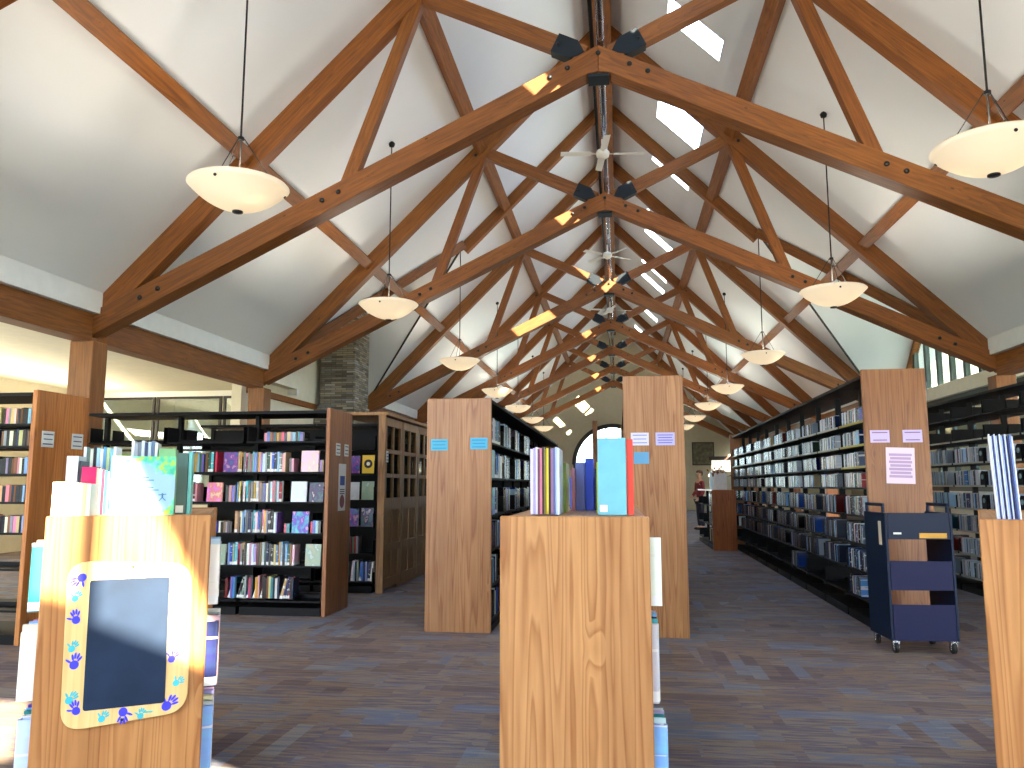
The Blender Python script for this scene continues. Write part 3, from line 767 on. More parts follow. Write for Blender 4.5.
NB = [0]; RESTB = []; PLACED = []
def bookrow(Mf, x0, x1, y, z, h, where, group, pal=PAL, tmin=.016, tmax=.036, depth=.15, tilt=0, keep=None, name='book', me=BOOK, cat='book', hv=.1, lean=0, cap=None, word='book', stuff=False):
    names = list(pal) if keep is None else keep
    x = x0; pool = []; cnt = 0; used = set()
    while x < x1-.01:
        t = min(random.uniform(tmin, tmax), max(x1-x, .01))
        if not pool: pool = random.sample(names, len(names)); rnd = cnt > 0
        cn = pool.pop(); hh = h*random.uniform(1-hv, 1+hv*.4); dd = depth*random.uniform(.9, 1.05)
        size = ('slim' if t < (tmin+tmax)/2 else 'thick')+(' short' if hh < h*(1-hv*.45) else ' tall')
        lab = '%s %s %s %s' % (cn, size, word, where)
        rgb = tuple(min(255, max(0, v+random.randint(-8, 8))) for v in pal[cn])
        P_ = Mf @ Matrix.Translation((x+t/2, y+random.uniform(0, .006), z))
        if stuff: RESTB.append((P_, t*.94, dd, hh, rgb))
        else: NB[0] += 1; PLACED.append((None, P_, t*.94, dd, hh, rgb)); o_p = place(me, name, P_, t*.94, dd, hh, rgb, lab, cat, group, lean+random.uniform(-.012, .012), tilt); PLACED[-1] = (o_p,)+PLACED[-1][1:]
        x += t; cnt += 1
    return cnt

def bookcase(name, label, ox, oy, th, length, depth, height, bays, shelves, cat='bookcase', ends=(None, None), panel_h=None, panel_w=None, double=False, back=False, lipmat=None, base=.08, tint=(1, 1, 1), shd=.24, canopy=True, pc=None):
    """steel shelving. local x along the run, front at y=0 facing -y"""
    r = thing(name, label, cat, (ox, oy, 0), th)
    bw = length/bays
    for i in range(bays+1):
        bm = bmesh.new(); x = min(max(i*bw, .02), length-.02); yc = depth/2 if double else depth-.03
        bx(bm, x-.02, x+.02, yc-.03, yc+.03, 0, height); finish('upright', bm, M['black'], r)
    for i in range(bays):
        bm = bmesh.new(); bx(bm, i*bw+.02, (i+1)*bw-.02, .0, depth, 0, base); finish('kick_base', bm, M['black'], r)
        if canopy:
            bm = bmesh.new(); bx(bm, i*bw+.005, (i+1)*bw-.005, 0, depth, height-.03, height); finish('canopy_shelf', bm, M['black'], r)
        for z in shelves:
            for side in ((0, 1) if double else (0,)):
                bm = bmesh.new()
                y0, y1 = (.0, shd) if side == 0 else (depth-shd, depth)
                bx(bm, i*bw+.022, (i+1)*bw-.022, y0, y1, z-.018, z)
                f = 0 if side == 0 else 1
                # bracket ends and back lip
                for xx in (i*bw+.022, (i+1)*bw-.028): bx(bm, xx, xx+.006, y0+.02, y1-.01, z, z+.16)
                if side == 0: bx(bm, i*bw+.028, (i+1)*bw-.028, y1-.012, y1, z, z+.035)
                finish('shelf', bm, M['black'], r)
            if lipmat:
                lm = lipmat(i, z)
                if lm:
                    bm = bmesh.new(); bx(bm, i*bw+.03, (i+1)*bw-.03, -.006, -.0005, z-.018, z+.004); finish('label_strip', bm, lm, r)
    if back:
        bm = bmesh.new(); bx(bm, .03, length-.03, depth/2-.006, depth/2+.006, base, height-.05); finish('back_panel', bm, M['black'], r)
    ph = panel_h or height+.02; pw = panel_w or (-.02, depth+.02)
    for e, x0, x1 in ((0, -.045, 0), (1, length, length+.045)):
        if ends[e]:
            bm = bmesh.new(); bx(bm, x0+.001 if e else x0, x1 if e else x1-.001, pw[0], pw[1], 0, ph)
            o = finish('end_panel', bm, M['fir'], r, None, None, .004); o.color = (*(pc or tint), 1)  # tint mixes wood variation with the differing light on each end panel
    return r

# ---- long tall disc rack on the right
RX, RYN, RYF = 2.31, 7.72, 17.5
ang = math.atan2(.13, RYF-RYN)
RH = 2.36
rs = [1.93, 1.71, 1.50, 1.30, 1.03, .76, .50, .24]
thR = -PI/2+ -0  # local x -> -Y
dirx, diry = -.13, -(RYF-RYN)
thR = math.atan2(diry, dirx); LR = math.hypot(dirx, diry)
def lipR(i, z): return M['stripy'] if (i == 9 and z > 1.4) else (M['strip'] if z > 1.6 else None)
bookcase('disc_rack', 'long tall black disc rack with fir end panel along the right aisle', RX+.13, RYF, thR, LR, .5, RH, 10, rs, ends=(True, True), panel_h=2.40, panel_w=(-.03, .53), double=True, lipmat=lipR, tint=(.64, .50, .36))
MR_ = frame_mat(RX+.13, RYF, thR); bwR = LR/10
baynm = {9: 'nearest bay', 8: 'second bay', 7: 'third bay', 6: 'fourth bay'}
rown = ['top row', 'second row', 'third row', 'fourth row', 'fifth row', 'sixth row', 'seventh row', 'lowest row']
def rackrow(bay, ri):
    """list of clusters in a bay row: (x0,x1,height) local to bay"""
    rng = random.Random(bay*31+ri*7)
    h = .145 if ri < 4 else .185
    x0 = .05+rng.random()*.03; x1 = .60+rng.random()*.22
    if ri == 7 and bay not in (9, 6): return []
    if ri == 7: x1 = .45
    return [(x0, x1, h)]
count = 0; rest = []
for bay in range(9, -1, -1):
    for ri, z in enumerate(rs):
        for (a, b_, h) in rackrow(bay, ri):
            pal = COLD
            x = bay*bwR+a; names = []; 
            while x < bay*bwR+b_:
                t = random.uniform(.020, .034) if ri < 4 else random.uniform(.016, .028)
                if ri < 4: pass
                if not names: names = random.sample(list(COLD), len(COLD))
                cn = names.pop(); rgb = COLD[cn]
                if ri < 4 and random.random() < .6: cn = random.choice(['pale grey', 'silver grey', 'mid grey', 'white']); rgb = COLD[cn]
                elif ri >= 5 and random.random() < .5: cn = random.choice(['slate', 'navy', 'charcoal', 'mid grey', 'mid blue']); rgb = COLD[cn]
                hh = h*random.uniform(.92, 1.03)
                if count < 296 and bay >= 8:
                    place(CASE, 'disc_case', MR_ @ Matrix.Translation((x+t/2, .012+random.uniform(0, .006), z)), t*.95, .135, hh, rgb,
                          '%s disc case in %s, %s of the long right rack' % (cn, rown[ri], baynm[bay]), 'disc case', 'disc cases in the long right rack')
                    count += 1
                else: rest.append((x, t, z, hh, rgb))
                x += t
# remaining cases of the rack as one stuff object with vertex colour per case
def stuffbooks(name, items, Mf, depth, label, cat):
    bm = bmesh.new(); cl = bm.loops.layers.color.new('Col')
    for (x, t, z, hh, rgb) in items:
        k = len(bm.faces); yo = random.uniform(.012, .02)
        vs = bx(bm, x+t*.03, x+t*.97, yo, yo+depth, z, z+hh)
        bm.faces.ensure_lookup_table()
        c = lin(rgb); j = random.uniform(.85, 1.15)
        for f in bm.faces[k:]:
            for l in f.loops: l[cl] = (c[0]*j, c[1]*j, c[2]*j, 1)
    o = finish(name, bm, M['stuffcol']); o.matrix_world = Mf
    return tag(o, label, cat, None, 'stuff')
m, nt, b = newmat('case_colours'); va = N(nt, 'ShaderNodeVertexColor'); va.layer_name = 'Col'
L(nt, va.outputs[0], b.inputs['Base Color']); b.inputs['Roughness'].default_value = .25; M['stuffcol'] = m
stuffbooks('disc_cases', rest, MR_, .135, 'rows of disc cases filling the farther bays of the long right rack', 'disc cases')
# face-out discs and round holders in the near bay
for (xb, z, w_, h_, cn, nmx, row) in ((9.80, 1.93, .13, .13, 'royal blue', 'dark blue disc case turned face out at top right of the rack', 0),
                                  (9.62, 1.71, .10, .13, 'sky blue', 'light blue case face out on second row of the rack', 1), (9.80, 1.03, .10, .17, 'pale blue', 'pale blue case face out beside the fir end panel', 4)):
    place(FACE, 'face_out_case', MR_ @ Matrix.Translation((xb*bwR, .01, z)), w_, .02, h_, PAL[cn], nmx, 'disc case', 'face-out disc cases')

# ---- wall-side rack on the far right
R2X, R2N, R2F = 4.30, 6.4, 13.6; R2H = 2.42; bw2 = .9
rs2 = [1.98, 1.66, 1.33, 1.00, .68, .36]
rs2 = [2.17, 1.88, 1.60, 1.32, 1.04, .76, .48, .2]
bookcase('media_rack', 'tall black media rack behind the book cart by the right windows', R2X, R2F, -PI/2, 7.2, .5, R2H, 8, rs2, ends=(True, False), double=True, tint=(.72, .58, .44), lipmat=lambda i, z: M['strip'] if z < 2 else None)
M2 = frame_mat(R2X, R2F, -PI/2)
cnt2 = 0; rest2 = []
rn2 = ['', '', 'third row down', 'fourth row down', 'fifth row down', 'sixth row down', 'seventh row down', 'bottom row']
for bay in (2, 3, 4, 5, 6):
    for ri, z in enumerate(rs2):
        if ri < 2: continue
        for (a, b_) in ((.04, .30), (.38, .68)):
            x = bay*bw2+a; names = []
            while x < bay*bw2+b_:
                t = random.uniform(.018, .032)
                if not names: names = random.sample(list(COLD), len(COLD))
                cn = names.pop()
                if random.random() < .65: cn = random.choice(['white', 'pale grey', 'ice blue', 'silver grey'])
                if cnt2 < 290 and bay in (3, 4, 5):
                    place(CASE, 'media_case', M2 @ Matrix.Translation((x+t/2, .012, z)), t*.95, .14, .185*random.uniform(.95, 1.02), COLD[cn],
                          '%s media case in %s, %s bay of rack behind the cart' % (cn, rn2[ri], {3: 'left', 4: 'middle', 5: 'right'}[bay]), 'media case', 'media cases behind the cart'); cnt2 += 1
                else: rest2.append((x, t, z, .185, COLD[cn]))
                x += t
        # black round headset-like holders
        if bay in (3, 4, 5):
            rh = thing('disc_player', 'black rounded audio player on the %s, %s bay of rack behind the cart' % (rn2[ri], {3: 'left', 4: 'middle', 5: 'right'}[bay]), 'audio player', tuple((M2 @ Vector((bay*bw2+.77, .02, z)))), -PI/2, 'audio players on the rack behind the cart')
            bm = bmesh.new(); pts = [(-.06, 0)]+[(-.06*math.cos(PI*i/10), .11+.06*math.sin(PI*i/10)) for i in range(11)]+[(.06, 0)]
            prism(bm, pts, 0, .09); finish('player_body', bm, M['black'], rh)
            bm = bmesh.new(); lathe(bm, [(0, 0), (.03, 0), (.028, .006), (0, .006)], 16); finish('player_dial', bm, plain('dial%d%d' % (bay, ri), (120, 150, 150), .4), rh, (0, 0, .1), (PI/2, 0, 0))
stuffbooks('media_cases', rest2, M2, .14, 'media cases in the outer bays of the rack behind the cart', 'media cases')

# ---- left-centre tall range (end panel facing the camera)
LX0, LX1, LY = -1.765, -1.165, 7.2
ls = [1.72, 1.39, 1.05, .73, .41, .1]
bookcase('tall_bookcase', 'tall black bookcase with pale fir end panel and two turquoise signs', LX1, LY+.04, PI/2, 8.2, LX1-LX0, 2.12, 9, ls, ends=(True, True), panel_h=2.13, panel_w=(-.005, .605), double=True, back=True, tint=(.84, .80, .82), base=.06, lipmat=None)
ML = frame_mat(LX1, LY+.04, PI/2)
for ri, z in enumerate(ls):
    for bay in range(0, 4):
        bl = 8.2/9; a = bay*bl+.05; rn = ['top', 'second', 'third', 'fourth', 'fifth', 'lowest'][ri]
        b_ = a+.35+.3*random.random()
        wh = 'on %s shelf, bay %s, bookcase with turquoise signs' % (rn, ['nearest the panel', 'two', 'three', 'four', 'five', 'six', 'seven'][bay])
        bookrow(ML, a+(.2 if bay == 0 and ri in (1, 2) else 0), b_+(.15 if bay == 0 else 0), .02, z, .24, wh, 'books beside the turquoise-signed end panel', keep=['royal blue', 'navy', 'sky blue', 'pale blue', 'white', 'charcoal', 'black', 'slate blue', 'teal', 'mid grey', 'ice blue', 'purple', 'maroon'], tmin=.03, tmax=.055, depth=.2, stuff=bay > 0 or ri > 2)
for (x, z, w_, h_, cn, lb) in ((.12, 1.39, .17, .26, 'teal', 'blue-green book face out beside the turquoise-signed end panel'), (.15, 1.05, .16, .25, 'sky blue', 'light blue book face out on third shelf behind turquoise-signed panel'),
                           (.62, 1.39, .15, .22, 'pale grey', 'grey book with red patch face out, bookcase behind the turquoise-signed panel')):
    place(FACE, 'face_out_book', ML @ Matrix.Translation((x, -.0, z)), w_, .02, h_, PAL[cn], lb, 'book', 'face-out books behind the turquoise-signed panel')
# ---- middle tall range (plain panel)
bookcase('tall_bookcase', 'tall bookcase with plain fir end panel and three small signs in mid aisle', .58, LY+.04, PI/2, 6.0, .51, 2.28, 6, [1.9, 1.6, 1.28, .96, .64, .32, .1], ends=(True, True), panel_h=2.31, panel_w=(-.015, .525), double=True, back=True, tint=(.84, .82, .88), base=.05)
MM = frame_mat(.58, LY+.04, PI/2)
for ri, z in enumerate([1.28, .96, .64, .32, .1]):
    bookrow(MM, .06, .16, -.025, z, .22, 'on %s shelf behind the mid-aisle end panel' % ['fifth', 'fourth', 'third', 'second', 'lowest'][ri], 'books poking out behind the mid-aisle panel', keep=['sky blue', 'pale blue', 'white', 'royal blue', 'pink', 'lilac', 'ice blue', 'lime', 'teal', 'navy', 'cream', 'mid grey', 'pale grey'], depth=.2, stuff=False)

# ---- left bookcases facing the camera
def leftcase(name, label, x0, x1, y, depth, h, bays, shelves, tint, ph=None, **k):
    return bookcase(name, label, x0, y, 0, x1-x0, depth, h, bays, shelves, ends=(False, True), panel_h=ph, panel_w=(-.03, depth+.03), double=True, tint=tint, **k)
leftcase('black_bookcase', 'wide black bookcase with dark wood end panel and notice, left aisle', -5.72, -3.0, 7.86, .62, 2.10, 3, [1.78, 1.46, 1.15, .83, .50, .15], (.80, .58, .34))
MB_ = frame_mat(0, 7.86, 0)
S = 99.0
def X3(px, y=7.86): 
    # horizontal position on the shelf front for the column seen there
    f, yaw, pi_ = 785.577, .1334, .1283
    dx = math.cos(yaw)*(px-512)-math.sin(yaw)*(f*math.cos(pi_)-0); dy = math.sin(yaw)*(px-512)+math.cos(yaw)*(f*math.cos(pi_))
    dxx = -math.sin(yaw)*f*math.cos(pi_)+math.cos(yaw)*(px-512); return y*dxx/dy
rows = {
 1.78: [('b', 265, 305, .10)],
 1.46: [('b', 190, 219, .21), ('f', 226, 240, .21, 'purple'), ('b', 240, 287, .21), ('b', 291, 296, .14), ('f', 303, 320, .22, 'pale pink'), ('b', 321, 325, .12)],
 1.15: [('b', 190, 201, .2), ('f', 211, 226, .2, 'pink'), ('b', 229, 239, .17), ('b', 240, 286, .21), ('f', 294, 309, .21, 'ice blue'), ('f', 312, 326, .2, 'navy')],
 .83: [('b', 214, 237, .12), ('b', 239, 281, .23), ('b', 288, 294, .1), ('f', 296, 312, .22, 'royal blue'), ('b', 314, 324, .13)],
 .50: [('f', 221, 232, .21, 'sage'), ('b', 234, 299, .23), ('f', 310, 325, .22, 'sage')],
 .15: [('b', 234, 300, .22)]}
rnm = {1.78: 'top shelf', 1.46: 'second shelf down', 1.15: 'third shelf down', .83: 'fourth shelf down', .50: 'fifth shelf down', .15: 'bottom shelf'}
for z, items in rows.items():
    for q, it in enumerate(items):
        xa, xb = X3(it[1]), X3(it[2])
        seg = ['far left', 'left', 'centre left', 'middle', 'centre right', 'right', 'far right', 'outer right'][q]
        if it[0] == 'b':
            kw = {}
            if z == .15: kw = dict(tilt=-.28, lean=.16)
            kw['keep'] = ['white', 'cream', 'pale grey', 'mid grey', 'charcoal', 'black', 'crimson', 'pink', 'pale pink', 'mustard', 'dark green', 'sage', 'teal', 'turquoise', 'sky blue', 'pale blue', 'royal blue', 'navy', 'lilac', 'tan', 'slate blue', 'ice blue', 'maroon', 'yellow']
            bookrow(MB_, xa, xb, .03 if z != .15 else .0, z+(.0 if z != .15 else .02), it[3], 'on %s %s of the noticed left bookcase' % (seg, rnm[z]), 'books in the left-aisle bookcase', depth=.15, tmin=.018, tmax=.034, **kw)
        else:
            place(FACE, 'face_out_book', MB_ @ Matrix.Translation(((xa+xb)/2, .02, z)), xb-xa, .025, it[3], PAL[it[4]], '%s book face out on %s of left-aisle bookcase, %s' % (it[4], rnm[z], seg), 'book', 'face-out books in the left-aisle bookcase', 0, -.06)
# far-left one
leftcase('black_bookcase', 'black bookcase with orange wood end panel at the far left', -7.8, -4.99, 6.15, .62, 2.12, 3, [1.85, 1.66, 1.42, 1.18, .92, .62, .28], (1.05, .82, .50))
MB0 = frame_mat(0, 6.15, 0)
for z, nm in ((1.85, 'first'), (1.66, 'second'), (1.42, 'third'), (1.18, 'fourth'), (.92, 'fifth')):
    bookrow(MB0, -5.8, -5.33, .03, z, .15, 'left part of %s shelf, far-left bookcase' % nm, 'books in the far-left bookcase', depth=.15, keep=['maroon', 'white', 'cream', 'tan', 'charcoal', 'pale pink', 'mustard', 'slate blue', 'pale grey', 'brown', 'navy', 'pale blue', 'black'], stuff=z < 1)
    bookrow(MB0, -5.31, -5.04, .03, z, .14, 'right part of %s shelf, far-left bookcase' % nm, 'books in the far-left bookcase', depth=.15, keep=['maroon', 'white', 'cream', 'tan', 'charcoal', 'pale pink', 'mustard', 'slate blue', 'pale grey', 'brown', 'navy', 'pale blue', 'black'])
# second one behind, ends at the doored cabinet
bookcase('black_bookcase', 'narrow black bookcase between dark end panel and wooden doors', -5.4, 9.62, 0, 2.38, .62, 2.10, 3, [1.78, 1.47, 1.14, .81, .48, .14], double=True, back=True)
MB2 = frame_mat(0, 9.62, 0)
for z, a, ca, b_, cb in ((1.47, 'purple', 0, 'yellow', 0), (1.14, 'pale grey', 0, 'sage', 0), (.81, 'purple', 0, 'navy', 0)):
    place(FACE, 'face_out_book', MB2 @ Matrix.Translation((X3(356, 9.62), .02, z)), .13, .02, .22, PAL[a], '%s book face out, left one on shelf %s before the wooden doors' % (a, {1.47: 'one', 1.14: 'two', .81: 'three'}[z]), 'book', 'face-out books before the wooden doors', 0, -.05)
    o = place(FACE, 'face_out_book', MB2 @ Matrix.Translation((X3(369.5, 9.62), .02, z)), .155, .02, .23, PAL[b_], '%s book face out, right one on shelf %s before the wooden doors' % (b_, {1.47: 'one', 1.14: 'two', .81: 'three'}[z]), 'book', 'face-out books before the wooden doors', 0, -.05)
    if b_ == 'yellow':
        m_, nt_, bb = newmat('yellow_cover_ring'); tc = N(nt_, 'ShaderNodeTexCoord'); vm = N(nt_, 'ShaderNodeVectorMath', operation='DISTANCE'); mp = N(nt_, 'ShaderNodeMapping')
        mp.inputs['Scale'].default_value = (.155, 0, .23); L(nt_, tc.outputs['Object'], mp.inputs[0]); L(nt_, mp.outputs[0], vm.inputs[0]); vm.inputs[1].default_value = (0, 0, .12)
        rr_ = ramp(nt_, [(0, lin((225, 215, 190))), (.022, lin((20, 20, 22))), (.052, lin((232, 192, 50)))], 'CONSTANT'); L(nt_, vm.outputs['Value'], rr_.inputs[0]); L(nt_, rr_.outputs[0], bb.inputs['Base Color'])
        me2 = FACE.copy(); me2.materials[0] = m_; o.data = me2; o['label'] = 'yellow book with a black ring on its cover, face out'
bookrow(MB2, X3(350, 9.62), X3(362, 9.62), .03, .48, .21, 'on fourth shelf before the wooden doors', 'books before the wooden doors', depth=.15)
bookrow(MB2, X3(351, 9.62), X3(376, 9.62), .03, .14, .25, 'on bottom shelf before the wooden doors', 'books before the wooden doors', depth=.15, lean=.08, keep=['pale blue', 'white', 'navy', 'slate blue', 'royal blue', 'charcoal', 'ice blue', 'pale grey', 'mid grey', 'sky blue', 'teal', 'black', 'pale pink'])

# ---- wooden cabinet with glazed doors
r = thing('wooden_cabinet', 'tall oak cabinet with three glazed folding doors beside the left aisle', 'cabinet', (-2.95, 9.58, 0))
bm = bmesh.new(); bx(bm, -.03, .06, 0, .05, 0, 2.2); bx(bm, -.6, .06, 2.55, 2.6, 0, 2.2); bx(bm, -.6, .08, -.0, 2.6, 2.2, 2.24); bx(bm, -.6, .04, .7, 2.6, 0, .05)
finish('carcass', bm, M['oak'], r, None, None, .004)
o = box('dark_backing', -.06, -.02, .05, 2.55, .05, 2.2, M['black'], r)
for k in range(3):
    y0 = .06+k*.83; y1 = y0+.80
    bm = bmesh.new(); fr = .09
    bx(bm, 0, .04, y0, y0+fr, .04, 2.18); bx(bm, 0, .04, y1-fr, y1, .04, 2.18)
    for (za, zb) in ((.04, .16), (.48, .58), (1.0, 1.16), (1.42, 1.47), (1.73, 1.78), (2.08, 2.18)): bx(bm, 0, .04, y0+fr, y1-fr, za, zb)
    bx(bm, .004, .036, (y0+y1)/2-.022, (y0+y1)/2+.022, .16, .48); bx(bm, .004, .036, (y0+y1)/2-.022, (y0+y1)/2+.022, .58, 1.0)
    for (za, zb) in ((1.16, 1.42), (1.47, 1.73), (1.78, 2.08)): bx(bm, .002, .038, (y0+y1)/2-.022, (y0+y1)/2+.022, za, zb)
    bx(bm, .01, .022, y0+fr, y1-fr, .16, 1.0)
    d = finish('door', bm, M['oak'], r); 
    bm = bmesh.new(); bx(bm, .016, .020, y0+fr, y1-fr, 1.16, 2.08); finish('pane', bm, M['glass'], d)

# ------------------------------------------------------------------ low bookcases in the foreground
def lowcase(label, cx, y, w, rz, length, tint, nsh=(.86, .50, .14)):
    r = thing('low_bookcase', label, 'bookcase', (cx, y, 0), rz)
    for nm, ya, yb in (('end_panel', 0, .035), ('end_panel', length-.035, length)):
        bm = bmesh.new(); bx(bm, -w, w, ya, yb, 0, 1.20); o = finish(nm, bm, M['fir'], r, None, None, .004); o.color = (*tint, 1)
    bm = bmesh.new(); bx(bm, 0, length-.072, -w+.01, w-.01, 1.165, 1.195)
    o = finish('top_board', bm, M['firh'], r, (0, .036, 0), (0, 0, PI/2), .003); o.color = (*tint, 1)
    bm = bmesh.new(); bx(bm, -.01, .01, .036, length-.036, .05, 1.16); finish('back_panel', bm, M['black'], r)
    bm = bmesh.new(); bx(bm, -w+.02, w-.02, .036, length-.036, 0, .10); finish('kick_base', bm, M['black'], r)
    for z in nsh:
        for s in (-1, 1):
            bm = bmesh.new(); x0_, x1_ = sorted((s*.012, s*(w-.01))); bx(bm, x0_, x1_, .037, length-.037, z-.015, z); finish('shelf', bm, M['black'], r)
    return r
THK_, THR_ = math.radians(27), math.radians(-22.7)
KC = (-1.94, 2.965); RC = (1.557, 2.944); CC = (-.174, 3.10)
lowcase('low fir bookcase in the foreground centre, books on its sides', CC[0], CC[1], .29, 0, 1.85, (1, 1, 1))
lowcase('low fir bookcase with hanging chalkboard, left foreground', KC[0], KC[1], .302, THK_, 1.14, (.95, .86, .72))
lowcase('low fir bookcase cut by the right edge of view', RC[0], RC[1], .30, THR_, 1.3, (1.0, .93, .80))
FK = frame_mat(KC[0], KC[1], THK_); FR = frame_mat(RC[0], RC[1], THR_); FC = frame_mat(CC[0], CC[1], 0)
f_, yw, pt = 785.577, .1334, .1283
fx = Vector((-math.sin(yw)*math.cos(pt), math.cos(yw)*math.cos(pt), math.sin(pt))); rx = Vector((math.cos(yw), math.sin(yw), 0)); ux = rx.cross(fx)
def onplane(F, v, px, py):
    '''point of the vertical plane at depth v of the frame F that is seen at this column and row -> (u, z)'''
    d = F.to_3x3().inverted() @ (fx*f_+rx*(px-512)-ux*(py-384)); o = F.inverted() @ Vector((0, 0, 1.32)); t = (v-o.y)/d.y
    return o.x+d.x*t, o.z+d.z*t
def side_row(F, w, s, y0, y1, z, h, where, group, depth=.18, out=.04, keep=None, tmin=.012, tmax=.036):
    '''books on a long side of a low case; s=+1 right side'''
    if s > 0: Mf = F @ Matrix.Translation((w+out, y0, 0)) @ Matrix.Rotation(PI/2, 4, 'Z')
    else: Mf = F @ Matrix.Translation((-w-out, y1, 0)) @ Matrix.Rotation(-PI/2, 4, 'Z')
    bookrow(Mf, 0, y1-y0, 0, z, h, where, group, depth=depth, keep=keep, tmin=tmin, tmax=tmax)
K1 = ['sky blue', 'pale blue', 'turquoise', 'white', 'royal blue', 'ice blue', 'teal', 'navy', 'slate blue', 'pale grey', 'lilac']
for z, h, rn, o_ in ((.86, .25, 'upper', .045), (.50, .30, 'middle', .03), (.14, .28, 'lowest', .055)):
    side_row(FC, .29, 1, .05, .32, z, h, 'front of %s right side shelf, centre low bookcase' % rn, 'books on the right side of the centre low bookcase', out=o_, keep=K1)
for z, h, rn, o_ in ((.83, .26, 'upper', .04), (.50, .27, 'middle', .05), (.14, .30, 'lowest', .04)):
    side_row(FK, .302, 1, .05, .30, z, h, '%s right side shelf of the chalkboard bookcase' % rn, 'books on the right side of the chalkboard bookcase', out=o_, keep=['royal blue', 'white', 'lilac', 'sky blue', 'ice blue', 'slate blue', 'pale blue', 'teal', 'pale pink', 'cream', 'navy', 'pale grey', 'turquoise'])
    side_row(FK, .302, -1, .05, .30, z, h, '%s left side shelf of the chalkboard bookcase' % rn, 'books on the left side of the chalkboard bookcase', out=o_+.02, keep=['turquoise', 'white', 'lilac', 'sky blue', 'royal blue', 'ice blue', 'pale blue', 'teal', 'pink', 'cream', 'purple', 'slate blue', 'pale grey'])

# big books standing on top of the low cases: cover with page block as a part
def bigbook(x0, x1, y, d, h, rgb, label, z=1.2, lean=0, name='picture_book', yaw=0, pages=True, mat=None):
    t = x1-x0; r = thing(name, label, 'book', ((x0+x1)/2, y, z), yaw)
    r.rotation_euler = (0, lean, yaw)
    th = min(.003, t*.25)
    bm = bmesh.new(); bx(bm, -t/2, -t/2+th, .004, d, 0, h); bx(bm, t/2-th, t/2, .004, d, 0, h); bx(bm, -t/2, t/2, 0, .004, 0, h)
    o = finish('cover', bm, mat or M['cover2'], r); o.color = (*lin(rgb), 1)
    bm = bmesh.new(); bx(bm, -t/2+th, t/2-th, .005, d-.004, .003, h-.004); finish('page_block', bm, M['paper'], r)
    return r
def topbook(F, px0, px1, ptop, v, d, rgb, label, rz, lean=0, name='picture_book', mat=None, gap=.0006):
    '''a book standing on a low case: left and right edge and top as seen, at depth v of the case'''
    u0, z1 = onplane(F, v, px0, ptop); u1, _ = onplane(F, v, px1, ptop)
    p = F @ Vector(((u0+u1)/2, v, 1.2))
    return bigbook(p.x-(u1-u0)/2+gap, p.x+(u1-u0)/2-gap, p.y, d, z1-1.2, rgb, label, z=1.196, lean=lean, name=name, yaw=rz, mat=mat)
def cov2():
    m, nt, b = newmat('book_cover_plain'); oi = N(nt, 'ShaderNodeObjectInfo'); tc = N(nt, 'ShaderNodeTexCoord'); nz = N(nt, 'ShaderNodeTexNoise')
    nz.inputs['Scale'].default_value = 14; L(nt, tc.outputs['Object'], nz.inputs['Vector'])
    mx = N(nt, 'ShaderNodeMix', data_type='RGBA', blend_type='MULTIPLY'); mx.inputs[0].default_value = .35
    r = ramp(nt, [(.4, (.8, .8, .8)), (.6, (1, 1, 1))]); L(nt, nz.outputs['Fac'], r.inputs[0]); L(nt, oi.outputs['Color'], mx.inputs[6]); L(nt, r.outputs[0], mx.inputs[7])
    L(nt, mx.outputs[2], b.inputs['Base Color']); b.inputs['Roughness'].default_value = .3; return m
M['cover2'] = cov2()
# centre: thin books
cols = [('lilac', (204, 196, 226)), ('lavender', (176, 164, 206)), ('white', (226, 222, 226)), ('plum', (112, 62, 86)), ('dusty pink', (206, 128, 148)), ('dark brown', (62, 44, 42)), ('olive', (126, 116, 60)), ('yellow', (222, 196, 56)), ('black', (36, 34, 40)), ('mauve', (146, 106, 140)), ('slate blue', (96, 106, 152)), ('pale blue', (180, 196, 226)), ('ice blue', (206, 216, 236))]
x = -.365
for i, (cn, rgb) in enumerate(cols):
    t = .0092 if i else .012
    bigbook(x, x+t*.93, 3.30+.004*(i % 3), .22, .272+.004*((i*7) % 3), rgb, '%s slim picture book in the upright bunch, centre low bookcase top' % cn); x += t
for (a, b_, y, h, cn, rgb) in ((-.245, -.232, 3.55, .22, 'lime', (150, 176, 90)), (-.222, -.205, 3.75, .20, 'pink striped', (200, 130, 150)), (-.203, -.160, 3.8, .23, 'slate blue', (86, 98, 150)), (-.158, -.118, 3.82, .25, 'royal blue', (32, 60, 160)), (-.114, -.098, 3.85, .20, 'dark navy', (24, 30, 70)),
                           (-.093, -.080, 3.45, .22, 'yellow green', (172, 190, 60))):
    bigbook(a, b_, y, .2, h, rgb, '%s book standing mid-way along the centre low bookcase top' % cn)
bigbook(-.083, .032, 3.28, .24, .315, (110, 176, 190), 'wide teal binder standing at front right of the centre low bookcase')
o = box('spine_label', -.05, -.02, -.0015, 0, .012, .04, M['white'], [q for q in C.objects if q.get('label', '').startswith('wide teal binder')][0])
bigbook(.036, .062, 3.30, .24, .31, (226, 72, 60), 'slim red book beside the teal binder, centre low bookcase')
bm = bmesh.new(); 
r = thing('book_stand', 'small blue wire bookend behind the upright books, centre low bookcase', 'bookend', (-.16, 4.1, 1.2)); bm = bmesh.new(); bx(bm, -.09, .09, 0, .004, 0, .16); bx(bm, -.09, .09, 0, .12, 0, .003); finish('bracket', bm, plain('bookend_blue', (40, 90, 190), .4), r)

